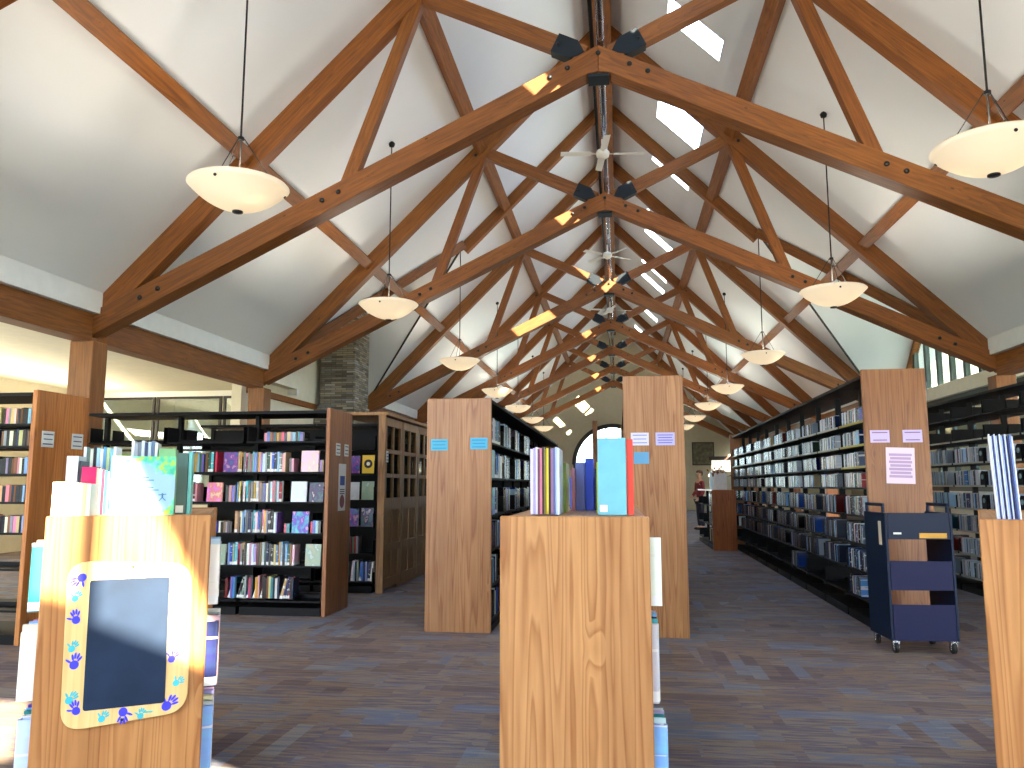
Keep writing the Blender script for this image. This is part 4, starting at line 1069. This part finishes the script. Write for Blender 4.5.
# right: thin folders
cols = [(222, 228, 238), (196, 206, 236), (58, 74, 128), (206, 214, 240), (186, 198, 232), (30, 40, 80), (210, 218, 242), (170, 186, 226), (44, 58, 110), (196, 208, 238), (24, 32, 64), (70, 84, 140), (120, 140, 190), (236, 240, 244)]
nm14 = ['white', 'pale periwinkle', 'denim blue', 'light lavender', 'powder blue', 'midnight blue', 'off-white', 'periwinkle', 'dark denim', 'misty blue', 'inky navy', 'steel blue', 'cornflower', 'bright white']
for i, (rgb, nn_) in enumerate(zip(cols, nm14)):
    topbook(FR, 990.5+1.78*i, 990.5+1.78*(i+1), 433+(i*5) % 3, .10+.004*(i % 3), .2, rgb, '%s slim book in the upright bunch, right low bookcase top' % nn_, THR_, lean=-.03)
def K(a, b_, ptop, v, d, rgb, label, **k): return topbook(FK, a, b_, ptop, v, d, rgb, label+', chalkboard bookcase top', THK_, **k)
for i, (a, b_, rgb, cn) in enumerate(((53, 72, (236, 230, 214), 'wide cream'), (72, 76, (214, 200, 170), 'slim beige'), (76, 79.5, (150, 158, 130), 'slim sage'), (79.5, 83, (222, 214, 190), 'slim ivory'), (83, 87, (170, 150, 110), 'slim tan'), (87, 91.5, (206, 200, 186), 'slim pale grey'))):
    K(a, b_, 481+i*.4, .03+.003*i, .2, rgb, '%s book at front left' % cn)
K(67, 79, 455, .40, .2, (214, 220, 222), 'tall pale grey book behind the cream ones')
K(79.5, 82, 460, .40, .2, (50, 60, 66), 'tall charcoal book behind the cream ones')
K(82, 97, 466, .27, .12, (214, 30, 96), 'hot pink book standing behind the cream ones')
for i, (rgb, cn) in enumerate((((150, 170, 160), 'sage green'), ((232, 228, 220), 'white'), ((196, 60, 90), 'raspberry'), ((60, 150, 170), 'deep turquoise'), ((110, 180, 206), 'light turquoise'))):
    K(97+i*2.7, 99.6+i*2.7, 467+i*.8, .28, .12, rgb, 'slim %s book right of the pink one' % cn)
for i in range(10):
    rgb, cn = (((206, 220, 224), 'frosty grey'), ((90, 110, 100), 'dull green'), ((200, 206, 190), 'stone'), ((40, 44, 50), 'near-black'), ((160, 200, 216), 'baby blue'), ((228, 230, 230), 'chalk white'), ((90, 150, 190), 'azure'), ((186, 206, 150), 'pistachio'), ((130, 190, 220), 'clear blue'), ((220, 226, 236), 'pearl'))[i]
    K(84+3.3*i, 87.2+3.3*i, 446+(i*7) % 3, .65, .2, rgb, 'slim %s book in the second bunch back' % cn)
for i in range(8):
    rgb, cn = (((226, 232, 234), 'paper white'), ((170, 180, 186), 'ash grey'), ((120, 130, 140), 'pewter'), ((200, 214, 220), 'cloud grey'), ((60, 80, 110), 'dusk blue'), ((190, 206, 214), 'mist grey'), ((96, 120, 150), 'stormy blue'), ((214, 220, 222), 'dove grey'))[i]
    K(132+3.3*i, 135.2+3.3*i, 440+(i*5) % 3, .9, .2, rgb, 'slim %s book in the rearmost bunch' % cn)
K(159, 176, 448, .88, .2, (130, 190, 130), 'pale green book right of the rearmost bunch')
# big picture book, cover facing the camera
def artmat():
    m, nt, b = newmat('leafy_cover'); tc = N(nt, 'ShaderNodeTexCoord'); nz = N(nt, 'ShaderNodeTexNoise'); nz.inputs['Scale'].default_value = 14; nz.inputs['Detail'].default_value = 2
    L(nt, tc.outputs['Object'], nz.inputs['Vector']); sx = N(nt, 'ShaderNodeSeparateXYZ'); L(nt, tc.outputs['Object'], sx.inputs[0])
    ad = N(nt, 'ShaderNodeMath', operation='MULTIPLY_ADD'); ad.inputs[1].default_value = 1.6; L(nt, nz.outputs['Fac'], ad.inputs[0])
    # foliage towards the borders of the cover: distance from the centre
    vm = N(nt, 'ShaderNodeVectorMath', operation='DISTANCE'); vm.inputs[1].default_value = (.01, 0, .1); L(nt, tc.outputs['Object'], vm.inputs[0])
    m9 = N(nt, 'ShaderNodeMath', operation='MULTIPLY'); m9.inputs[1].default_value = 9; L(nt, vm.outputs['Value'], m9.inputs[0]); L(nt, m9.outputs[0], ad.inputs[2])
    g = ramp(nt, [(0, (0, 0, 0)), (.62, (0, 0, 0)), (.70, (1, 1, 1))]); dv = N(nt, 'ShaderNodeMath', operation='MULTIPLY'); dv.inputs[1].default_value = .36; L(nt, ad.outputs[0], dv.inputs[0]); L(nt, dv.outputs[0], g.inputs[0])
    n2 = N(nt, 'ShaderNodeTexNoise'); n2.inputs['Scale'].default_value = 34; L(nt, tc.outputs['Object'], n2.inputs['Vector'])
    gr = ramp(nt, [(.35, lin((60, 176, 140))), (.5, lin((96, 200, 150))), (.6, lin((172, 210, 70)))]); L(nt, n2.outputs['Fac'], gr.inputs[0])
    mx = N(nt, 'ShaderNodeMix', data_type='RGBA'); mx.inputs[6].default_value = (*lin((150, 184, 232)), 1); L(nt, g.outputs[0], mx.inputs[0]); L(nt, gr.outputs[0], mx.inputs[7])
    L(nt, mx.outputs[2], b.inputs['Base Color']); b.inputs['Roughness'].default_value = .3; return m
r = K(112, 176.5, 455, .02, .018, (150, 184, 232), 'big leafy green and blue picture book face out', mat=artmat())
bm = bmesh.new()
for (a, z, w_) in ((-.03, .155, .05), (-.02, .145, .06), (.0, .115, .04), (.01, .105, .05)): bx(bm, a, a+w_, -.0012, 0, z-.002, z+.002)
finish('title_lettering', bm, plain('cover_ink', (70, 110, 190), .6), r)
bm = bmesh.new()
tube(bm, (.075, -.001, .075), (.075, -.001, .092), .003, 6); tube(bm, (.06, -.001, .085), (.09, -.001, .088), .002, 6); tube(bm, (.075, -.001, .075), (.062, -.001, .06), .002, 6); tube(bm, (.075, -.001, .075), (.088, -.001, .062), .002, 6)
finish('figure_drawing', bm, plain('cover_ink2', (60, 110, 130), .6), r)
r = K(178, 189, 452, .10, .2, (74, 104, 96), 'dark green mottled book at the right end')
box('call_label', -.02, .01, -.0015, 0, .01, .04, M['white'], r)
K(189.3, 193, 451, .10, .2, (110, 190, 180), 'slim sea green book at the right end')

# ------------------------------------------------------------------ chalkboard
def rounded(pts, rad, n=6):
    out = []
    for i, p in enumerate(pts):
        p = Vector(p); a = Vector(pts[i-1]); b_ = Vector(pts[(i+1) % len(pts)])
        u = (a-p).normalized(); v = (b_-p).normalized()
        s0 = p+u*rad; s1 = p+v*rad
        for k in range(n+1):
            t = k/n; out.append(tuple(s0*(1-t)**2+p*2*t*(1-t)+s1*t**2))
    return out
r = thing('chalkboard', 'small chalkboard with rounded wooden frame of painted blue handprints', 'chalkboard', tuple(FK @ Vector((0, -.001, .70))), THK_)
def rel(p): return (p[0], p[1]-.70)
outer = rounded([rel((-.212, 1.028)), rel((.238, 1.006)), rel((.246, .43)), rel((-.20, .392))], .085, 8)
bm = bmesh.new(); prism(bm, outer, -.018, -.003); finish('frame', bm, wood('board_frame', lin((226, 196, 132)), lin((208, 172, 106)), ringy=.2, knots=False, rough=.4, axis='Z'), r, None, None, .002)
inner = rounded([rel((-.130, .953)), rel((.156, .956)), rel((.162, .471)), rel((-.126, .464))], .012, 3)
bm = bmesh.new(); prism(bm, inner, -.0205, -.0185); finish('slate', bm, plain('slate_board', (24, 40, 62), .5, spec=.25, noise=.25), r)
HB = plain('blue_handprint_paint', (58, 56, 214), .5); HT = plain('turquoise_handprint_paint', (60, 176, 186), .5)
def hand(x, z, rot, sc, mat):
    bm = bmesh.new()
    def disc(cx, cz, rx, rz_, ang=0):
        vs = []
        for i in range(14):
            t = 2*PI*i/14; u, v = rx*math.cos(t), rz_*math.sin(t)
            vs.append(bm.verts.new((cx+u*math.cos(ang)-v*math.sin(ang), 0, cz+u*math.sin(ang)+v*math.cos(ang))))
        bm.faces.new(vs); 
    disc(0, 0, .016, .017)
    for a, l in ((-.5, .030), (-.18, .036), (.12, .036), (.42, .030), (1.15, .026)):
        disc(math.sin(-a)*l*.95, math.cos(a)*l*.95, .0042, .0125, a)
    ret = bmesh.ops.extrude_face_region(bm, geom=list(bm.faces)); bmesh.ops.translate(bm, verts=[v for v in ret['geom'] if isinstance(v, bmesh.types.BMVert)], vec=(0, .0012, 0))
    o = finish('handprint', bm, mat, r, (x, -.0195, z-.70), (0, rot, 0)); o.scale = (sc, 1, sc); o['label'] = 'blue painted handprint' if mat is HB else 'turquoise painted handprint'
HP = [(82, 577.6, -2.2, 1, HB), (75, 598.6, .5, .75, HT), (76, 620, -.2, .9, HB), (71.6, 649, .5, .75, HT), (74, 665, .2, 1, HB), (69, 700.5, .7, .85, HT), (76, 711, -.3, .9, HB), (101.5, 719, .6, .75, HT), (123, 712, 3.1, 1, HB), (140.4, 716, .2, .7, HT), (166.4, 706, .8, 1.1, HB), (176, 683, 1.0, .75, HT), (171.6, 659, .5, .85, HB)]
f_, yw, pt = 785.577, .1334, .1283
fx = Vector((-math.sin(yw)*math.cos(pt), math.cos(yw)*math.cos(pt), math.sin(pt))); rx = Vector((math.cos(yw), math.sin(yw), 0)); ux = rx.cross(fx)
for (px, py, ro, sc, mt) in HP:
    u_, z_ = onplane(FK, -.02, px, py); hand(u_, z_, ro, sc, mt)
for (px, z) in ((.02, 1.0), (.012, .42)):
    bm = bmesh.new(); lathe(bm, [(0, 0), (.006, 0), (.004, .003), (0, .004)], 10); finish('screw', bm, M['bolt'], r, (px, -.019, z-.70), (PI/2, 0, 0))
bm = bmesh.new(); bx(bm, .09, .12, -.019, -.018, -.262, -.256); finish('maker_mark', bm, HT, r)

# ------------------------------------------------------------------ signs on the end panels
def sign(name, label, cx, cy, cz, w, h, rgb, nlines=3, rz=0, thick=.004, lines=(90, 80, 120), roll=0):
    r = thing(name, label, 'sign', (cx, cy, cz), rz); r.rotation_euler = (0, roll, rz)
    bm = bmesh.new(); bx(bm, -w/2, w/2, -thick, 0, -h/2, h/2)
    finish('card', bm, plain(name+'_card', rgb, .4), r, None, None, .001)
    bm = bmesh.new()
    for i in range(nlines):
        z = h*.3-i*h*.6/max(1, nlines-1) if nlines > 1 else 0
        ww = w*(.36 if i % 2 else .4)
        bx(bm, -ww, ww, -thick-.0012, -thick-.0002, z-h*.035, z+h*.035)
    if nlines: finish('lettering', bm, plain(name+'_ink', lines, .6), r)
    return r
yl = LY-.0055
sign('shelf_sign', 'turquoise shelf sign, left of the two on pale fir panel', -1.765+.115, yl, 1.32+.375, .16, .105, (36, 160, 196), 3, lines=(30, 110, 150))
sign('shelf_sign', 'turquoise shelf sign, right of the two on pale fir panel', -1.765+.49, yl, 1.32+.385, .16, .105, (36, 160, 200), 3, lines=(30, 110, 150))
ym = LY-.0055
sign('shelf_sign', 'pale lavender sign beside the red book, mid-aisle end panel', .20, ym, 1.32+.415, .16, .115, (206, 204, 226), 3, lines=(110, 120, 180))
sign('shelf_sign', 'lavender sign at the right of the mid-aisle end panel', .425, ym, 1.32+.415, .17, .115, (178, 172, 222), 4, lines=(96, 90, 180))
sign('shelf_sign', 'small blue sign under the pale one, mid-aisle end panel', .21, ym, 1.32+.245, .135, .105, (84, 148, 190), 0)
# tall right panel faces -Y, signs on it
def onR(u, z):
    p = MR_ @ Vector((LR+.0465, u, z)); return p.x, p.y, p.z
rzR = thR+PI/2
for u, nm in ((.10, 'left'), (.385, 'right')):
    x, y, z = onR(u, 1.315+.455); sign('shelf_sign', 'lilac shelf sign, %s of the two on tall right end panel' % nm, x, y, z, .17, .115, (200, 180, 222), 2, rz=rzR, lines=(110, 60, 110))
x, y, z = onR(.265, 1.50); sign('paper_notice', 'pink printed paper notice taped on the tall right end panel', x, y, z, .25, .33, (232, 208, 222), 7, rz=rzR, roll=.03, lines=(180, 150, 190))
# left end panels (faces +X)
def signX(name, label, x, y, z, w, h, rgb, n): return sign(name, label, x, y, z, w, h, rgb, n, rz=PI/2)
pxf = -3.0+.0465
signX('shelf_sign', 'small white sign, left one on dark wood panel above notice', pxf, 8.07, 1.70, .13, .13, (222, 224, 216), 3)
signX('shelf_sign', 'small white sign, right one on dark wood panel above notice', pxf, 8.33, 1.70, .13, .13, (222, 224, 216), 3)
r = signX('paper_notice', 'tall white notice with blue and red pictures on dark wood panel', pxf, 8.22, 1.30, .22, .50, (226, 222, 214), 0)
bm = bmesh.new(); bx(bm, -.07, .07, -.006, -.0045, .02, .12); finish('blue_picture', bm, plain('notice_blue', (40, 70, 150), .5), r)
bm = bmesh.new(); lathe(bm, [(0, 0), (.07, 0), (.07, .0015), (0, .0015)], 18); finish('red_picture', bm, plain('notice_red', (130, 60, 60), .5), r, (0, -.0045, -.15), (PI/2, 0, 0))
bm = bmesh.new()
for i in range(3): bx(bm, -.07, .07, -.006, -.0045, -.03-i*.022, -.02-i*.022)
finish('lettering', bm, M['ink'], r)
signX('shelf_sign', 'small white sign, left one on the far-left orange panel', -4.99+.0465, 6.28, 1.72, .15, .14, (206, 214, 206), 3)
signX('shelf_sign', 'small white sign, right one on the far-left orange panel', -4.99+.0465, 6.66, 1.72, .15, .14, (206, 214, 206), 3)
signX('shelf_sign', 'small white sign on the oak cabinet stile', -2.95+.0615, 9.60+.06, 1.68, .09, .14, (214, 216, 208), 3)

# ------------------------------------------------------------------ book cart
r = thing('book_cart', 'dark blue steel book cart on casters before the tall right panel', 'cart', (2.375, 6.98, 0), .05)
def endframe(s):
    x0, x1 = (-.262, -.24) if s < 0 else (.24, .262)
    bm = bmesh.new(); bx(bm, x0, x1, -.20, .26, .10, 1.10)
    for y0, y1 in ((-.16, -.135), (.195, .22)): bx(bm, x0, x1, y0, y1, 1.10, 1.15)
    bx(bm, x0, x1, -.16, .22, 1.15, 1.176)
    finish('end_frame', bm, M['darkblue'], r, None, None, .004)
endframe(-1); endframe(1)
for nm, zt, zb in (('top_tray', 1.10, .89), ('middle_tray', .72, .49), ('bottom_tray', .38, .10)):
    bm = bmesh.new()
    prism(bm, [(-.238, zb), (.238, zb), (.238, zt), (-.238, zt)], -.20, -.19)
    vs_ = bx(bm, -.238, .238, -.19, .19, zb, zb+.012)
    for v in vs_:
        if v.co.y > 0: v.co.z += .05
    finish(nm, bm, M['bluesh'] if zt < 1 else M['darkblue'], r, None, None, .002)
bm = bmesh.new(); bx(bm, .0, .21, -.2065, -.2005, .90, .94)
finish('warning_label', bm, plain('yellow_label', (204, 150, 40), .5), r)['label'] = 'yellow and orange label strip'
bm = bmesh.new(); bx(bm, -.2, -.14, -.2065, -.2005, .93, .945); finish('maker_plate', bm, M['white'], r)
bm = bmesh.new(); bx(bm, -.2645, -.2625, -.12, -.06, .84, 1.03); finish('asset_tag', bm, plain('tag_paper', (226, 214, 190), .5), r)
for x in (-.22, .22):
    for y in (-.16, .22):
        bm = bmesh.new(); bx(bm, x-.026, x+.026, y-.03, y+.03, .085, .10)
        for s_ in (-1, 1): prism(bm, [(x+s_*.021-.003, .03), (x+s_*.021+.003, .03), (x+s_*.021+.003, .09), (x+s_*.021-.003, .09)], y-.02, y+.015)
        c = finish('caster', bm, M['chrome'], r)
        bm = bmesh.new(); tube(bm, (x-.014, y, .046), (x+.014, y, .046), .046, 20); finish('wheel', bm, M['rubber'], c, None, None, .003)

# ------------------------------------------------------------------ middle distance
r = bookcase('display_bookcase', 'low display bookcase with orange wood end in the far aisle', 2.36, 16.75, PI/2, 3.0, .44, 1.2, 3, [.9, .5, .15], double=True, canopy=False)
bm = bmesh.new(); bx(bm, -.06, -.001, -.02, .46, 0, 1.22); o = finish('end_board', bm, M['fir'], r, (0, 0, 0)); o.color = (.86, .50, .28, 1)
bm = bmesh.new(); bx(bm, 0, 3, 0, .44, 1.202, 1.23); o = finish('top_board', bm, M['firh'], r)
MD = frame_mat(1.92, 19.75, -PI/2)
for z, nm in ((.9, 'upper'), (.5, 'middle'), (.15, 'lower')):
    bookrow(MD, 2.15, 2.9, .01, z, .25, 'on %s shelf of the far display bookcase' % nm, 'books on the far display bookcase', depth=.2, tmin=.04, tmax=.08, stuff=True)
for i, (y, h, cn) in enumerate(((17.0, .34, 'white'), (17.5, .42, 'cream'), (18.1, .36, 'pale blue'), (18.7, .4, 'ice blue'))):
    bigbook(2.0+.03*i, 2.25+.02*i, y, .03, h, PAL[cn], '%s book displayed upright on the far display bookcase' % cn, z=1.23)
r = thing('floral_arrangement', 'red-brown leafy arrangement in a vase on the far display bookcase', 'plant', (2.12, 17.25, 1.23))
bm = bmesh.new(); lathe(bm, [(0, 0), (.05, 0), (.08, .1), (.04, .2), (.05, .22)], 16); finish('vase', bm, M['white'], r, None, None, 0, True)
bm = bmesh.new(); rg = random.Random(3)
for k in range(40):
    a = rg.random()*2*PI; e = rg.uniform(.3, 1.3); l = rg.uniform(.12, .34); p = Vector((math.cos(a)*math.cos(e), math.sin(a)*math.cos(e), math.sin(e)))*l+Vector((0, 0, .2))
    tube(bm, (0, 0, .2), p, .003, 4)
    q = Vector((rg.uniform(-1, 1), rg.uniform(-1, 1), rg.uniform(-1, 1))).normalized()*.045; w = p.cross(q).normalized()*.02
    vs = [bm.verts.new(v) for v in (p-q, p+w, p+q, p-w)]; bm.faces.new(vs)
finish('foliage', bm, plain('autumn_leaves', (128, 58, 40), .6), r)
# picture and small window on the end wall
r = thing('framed_picture', 'dark olive landscape picture hanging on the end wall', 'picture', (4.53, YEND-.2, 3.0))
bm = bmesh.new(); bx(bm, -.58, .58, -.04, 0, -.62, .62); finish('frame', bm, plain('picture_frame', (60, 52, 36), .5), r)
bm = bmesh.new(); bx(bm, -.52, .52, -.045, -.04, -.56, .56); finish('picture_print', bm, plain('picture_olive', (112, 106, 78), .6, noise=.5), r)
r = thing('wall_screen', 'bright lit display panel with a dark hood on the end wall', 'display', (5.6, YEND-.2, 2.35))
bm = bmesh.new(); bx(bm, -.65, .65, -.05, 0, -.3, .3); finish('lit_panel', bm, plain('lit_panel', (240, 240, 225), .4, emit=(255, 250, 230), es=.9), r)  # emission stands in for the light coming through this small window
bm = bmesh.new(); bx(bm, -.8, .8, -.12, 0, .3, .5); finish('hood', bm, plain('hood_dark', (70, 44, 34), .5), r)
b = box('timber_post', -.93, -.75, 29.9, 30.08, 0, 3.75, M['post'], None, .01); tag(b, 'slim brown post standing before the arched window', 'post')
r = thing('exit_sign', 'small red exit sign under the right gable windows', 'sign', (GX-.08, 18.95, 3.36), -PI/2)
bm = bmesh.new(); bx(bm, -.2, .2, -.03, 0, -.12, .12); finish('sign_body', bm, M['white'], r)
tcu = bpy.data.curves.new('exit_text', 'FONT'); tcu.body = 'EXIT'; tcu.size = .2; tcu.extrude = .002; tcu.align_x = 'CENTER'; tcu.align_y = 'CENTER'
to = bpy.data.objects.new('tmp_text', tcu); C.objects.link(to); bpy.context.view_layer.update()
me = bpy.data.meshes.new_from_object(to.evaluated_get(bpy.context.evaluated_depsgraph_get())); bpy.data.objects.remove(to)
me.materials.clear(); me.materials.append(M['exitred']); o = bpy.data.objects.new('lettering', me); link(o, r); o.location = (0, -.034, 0); o.rotation_euler = (PI/2, 0, 0)

# ------------------------------------------------------------------ person far down the aisle
def person():
    r = thing('person', 'person in dark red jacket and dark trousers standing beyond display bookcase', 'person', (2.42, 24.3, 0), math.radians(-70))
    def skin(name, verts, edges, mat, sub=2):
        me = bpy.data.meshes.new(name); me.from_pydata([v[:3] for v in verts], edges, []); me.materials.append(mat)
        o = bpy.data.objects.new(name, me); link(o, r)
        sk = o.modifiers.new('skin', 'SKIN'); sk.use_smooth_shade = True
        for i, v in enumerate(verts): me.skin_vertices[0].data[i].radius = (v[3], v[4] if len(v) > 4 else v[3])
        me.skin_vertices[0].data[0].use_root = True
        ss = o.modifiers.new('sub', 'SUBSURF'); ss.levels = sub; ss.render_levels = sub
        for p in me.polygons: p.use_smooth = True
        return o
    skm = plain('skin', (206, 156, 128), .5); red = plain('red_jacket', (120, 26, 32), .7); trs = plain('dark_trousers', (34, 34, 48), .8); hair = plain('grey_brown_hair', (84, 64, 50), .7); shoe = plain('dark_shoes', (26, 24, 24), .5)
    # body: one continuous surface, front is -y
    B = [(0, 0, .93, .14, .10), (0, 0, 1.10, .13, .09), (0, 0, 1.28, .16, .10), (0, .01, 1.42, .13, .08), (0, 0, 1.50, .055), (0, -.01, 1.56, .06), (0, -.015, 1.64, .082, .095), (0, -.01, 1.71, .06, .07),
         (-.19, 0, 1.40, .055), (-.24, -.01, 1.14, .043), (-.20, -.18, .97, .032), (-.19, -.24, .95, .028),
         (.19, 0, 1.40, .055), (.24, 0, 1.14, .043), (.22, -.12, .93, .032), (.21, -.18, .90, .028),
         (-.09, 0, .85, .09), (-.10, -.01, .50, .062), (-.10, .02, .10, .042), (-.10, -.12, .04, .035, .03),
         (.09, 0, .85, .09), (.10, -.01, .50, .062), (.11, .03, .10, .042), (.12, -.11, .04, .035, .03)]
    E = [(0, 1), (1, 2), (2, 3), (3, 4), (4, 5), (5, 6), (6, 7), (3, 8), (8, 9), (9, 10), (10, 11), (3, 12), (12, 13), (13, 14), (14, 15), (0, 16), (16, 17), (17, 18), (18, 19), (0, 20), (20, 21), (21, 22), (22, 23)]
    skin('body', B, E, skm)
    J = [(0, 0, .90, .155, .115), (0, 0, 1.10, .15, .105), (0, 0, 1.28, .175, .115), (0, .01, 1.41, .14, .09), (-.19, 0, 1.40, .068), (-.24, -.01, 1.14, .055), (-.205, -.15, .99, .045), (.19, 0, 1.40, .068), (.24, 0, 1.14, .055), (.225, -.09, .96, .045), (0, .01, 1.47, .07)]
    skin('jacket', J, [(0, 1), (1, 2), (2, 3), (3, 4), (4, 5), (5, 6), (3, 7), (7, 8), (8, 9), (3, 10)], red)
    T = [(0, 0, .93, .15, .11), (-.09, 0, .84, .10), (-.10, -.01, .50, .075), (-.10, .02, .10, .06), (.09, 0, .84, .10), (.10, -.01, .50, .075), (.11, .03, .10, .06)]
    skin('trousers', T, [(0, 1), (1, 2), (2, 3), (0, 4), (4, 5), (5, 6)], trs)
    for s, y in ((-.10, -.02), (.115, -.01)):
        bm = bmesh.new(); bmesh.ops.create_uvsphere(bm, u_segments=14, v_segments=8, radius=1); bmesh.ops.scale(bm, verts=bm.verts, vec=(.05, .13, .045)); finish('shoe', bm, shoe, r, (s, y-.03, .045), None, 0, True)
    bm = bmesh.new(); bmesh.ops.create_uvsphere(bm, u_segments=18, v_segments=12, radius=1); bmesh.ops.scale(bm, verts=bm.verts, vec=(.098, .112, .11))
    bmesh.ops.delete(bm, geom=[v for v in bm.verts if v.co.z < -.02 and v.co.y < .03 or v.co.y < -.085 and v.co.z < .05 or v.co.z < -.085], context='VERTS')
    finish('hair', bm, hair, r, (0, 0, 1.68), None, 0, True)
    bm = bmesh.new()
    for s in (-1, 1): bmesh.ops.create_uvsphere(bm, u_segments=8, v_segments=6, radius=.011, matrix=Matrix.Translation((s*.032, -.1, 1.655)))
    finish('eye', bm, M['bolt'], r)
    bm = bmesh.new(); tube(bm, (0, -.1, 1.66), (0, -.128, 1.625), .008, 8, .014); finish('nose', bm, skm, r, None, None, 0, True)
    bm = bmesh.new(); bx(bm, -.022, .022, -.103, -.095, 1.59, 1.597); finish('mouth', bm, plain('lips', (160, 90, 84), .5), r)
    for s, (hx, hy, hz) in ((-1, (-.19, -.25, .945)), (1, (.21, -.19, .895))):
        for k, ln in enumerate((.06, .07, .068, .055)):
            V = [(hx+(k-1.5)*.017, hy, hz, .010), (hx+(k-1.5)*.018, hy-ln*.6, hz-.01, .008), (hx+(k-1.5)*.018, hy-ln, hz-.03, .007)]
            skin('finger', V, [(0, 1), (1, 2)], skm, 1)
        V = [(hx-s*.02, hy+.02, hz, .011), (hx-s*.05, hy-.01, hz-.005, .009), (hx-s*.055, hy-.035, hz-.015, .008)]
        skin('thumb', V, [(0, 1), (1, 2)], skm, 1)
person()

nbk = sum(1 for o in C.objects if o.get('category') == 'book'); ex = max(0, nbk-296)
PLACED.sort(key=lambda q: q[4]*math.sqrt(q[2])/(q[1].translation-Vector((0, 0, 1.32))).length)
for q in PLACED[:ex]:
    RESTB.append(q[1:]); bpy.data.objects.remove(q[0])
bm = bmesh.new(); cl = bm.loops.layers.color.new('Col')
for (P_, t, dd, hh, rgb) in RESTB:
    k = len(bm.faces); vs_ = bx(bm, -t/2, t/2, 0, dd, 0, hh)
    for v in vs_: v.co = P_ @ v.co
    bm.faces.ensure_lookup_table(); c = lin(rgb)
    for f in bm.faces[k:]:
        for l in f.loops: l[cl] = (*c, 1)
tag(finish('shelved_books', bm, M['stuffcol']), 'rows of small shelved books on the farther and lower shelves', 'books', None, 'stuff')
# unseen area lights added in place of coves to brighten the aisle ceilings
for nm, x, y, sy in (('left', -11.2, 8, 16), ('right', 11.2, 6, 14)):
    al = bpy.data.lights.new('cove_light', 'AREA'); al.shape = 'RECTANGLE'; al.size = .3; al.size_y = sy; al.energy = 320; al.color = (1, .90, .70)
    ao = bpy.data.objects.new('cove_light', al); C.objects.link(ao); ao.location = (x, y, 2.55); ao.rotation_euler = (PI, math.radians(-35 if nm == 'right' else 35), 0)

# ------------------------------------------------------------------ camera, light, world
cd = bpy.data.cameras.new('camera'); co = bpy.data.objects.new('camera', cd); C.objects.link(co)
cd.sensor_width = 36; cd.sensor_fit = 'HORIZONTAL'; cd.lens = 785.577/1024*36; cd.clip_end = 300; cd.clip_start = .05
fwd = fx
R = Matrix((rx, ux, -fwd)).transposed()
co.matrix_world = Matrix.Translation((0, 0, 1.32)) @ R.to_4x4()
SC.camera = co
sd = bpy.data.lights.new('sun', 'SUN'); so = bpy.data.objects.new('sun', sd); C.objects.link(so)
sd.energy = 48; sd.angle = math.radians(.45); sd.color = (1, .86, .62)
so.rotation_euler = Vector((-.705, 1, -.675)).to_track_quat('-Z', 'Y').to_euler(); so.location = (10, -10, 12)

w = bpy.data.worlds.new('world'); SC.world = w; w.use_nodes = True; nt = w.node_tree
bg = nt.nodes['Background']
tc = N(nt, 'ShaderNodeTexCoord'); sx = N(nt, 'ShaderNodeSeparateXYZ'); L(nt, tc.outputs['Generated'], sx.inputs[0])
cr = ramp(nt, [(0, lin((150, 150, 140))), (.46, lin((190, 200, 190))), (.52, lin((232, 240, 246))), (.75, lin((176, 208, 246))), (1, lin((140, 184, 240)))])
mr = N(nt, 'ShaderNodeMapRange'); mr.inputs['From Min'].default_value = -1; L(nt, sx.outputs[2], mr.inputs['Value']); L(nt, mr.outputs[0], cr.inputs['Fac'])
L(nt, cr.outputs['Color'], bg.inputs['Color']); bg.inputs['Strength'].default_value = 17

vs = SC.view_settings; vs.view_transform = 'Standard'; vs.look = 'None'; vs.gamma = 1; vs.exposure = .36; vs.use_curve_mapping = False
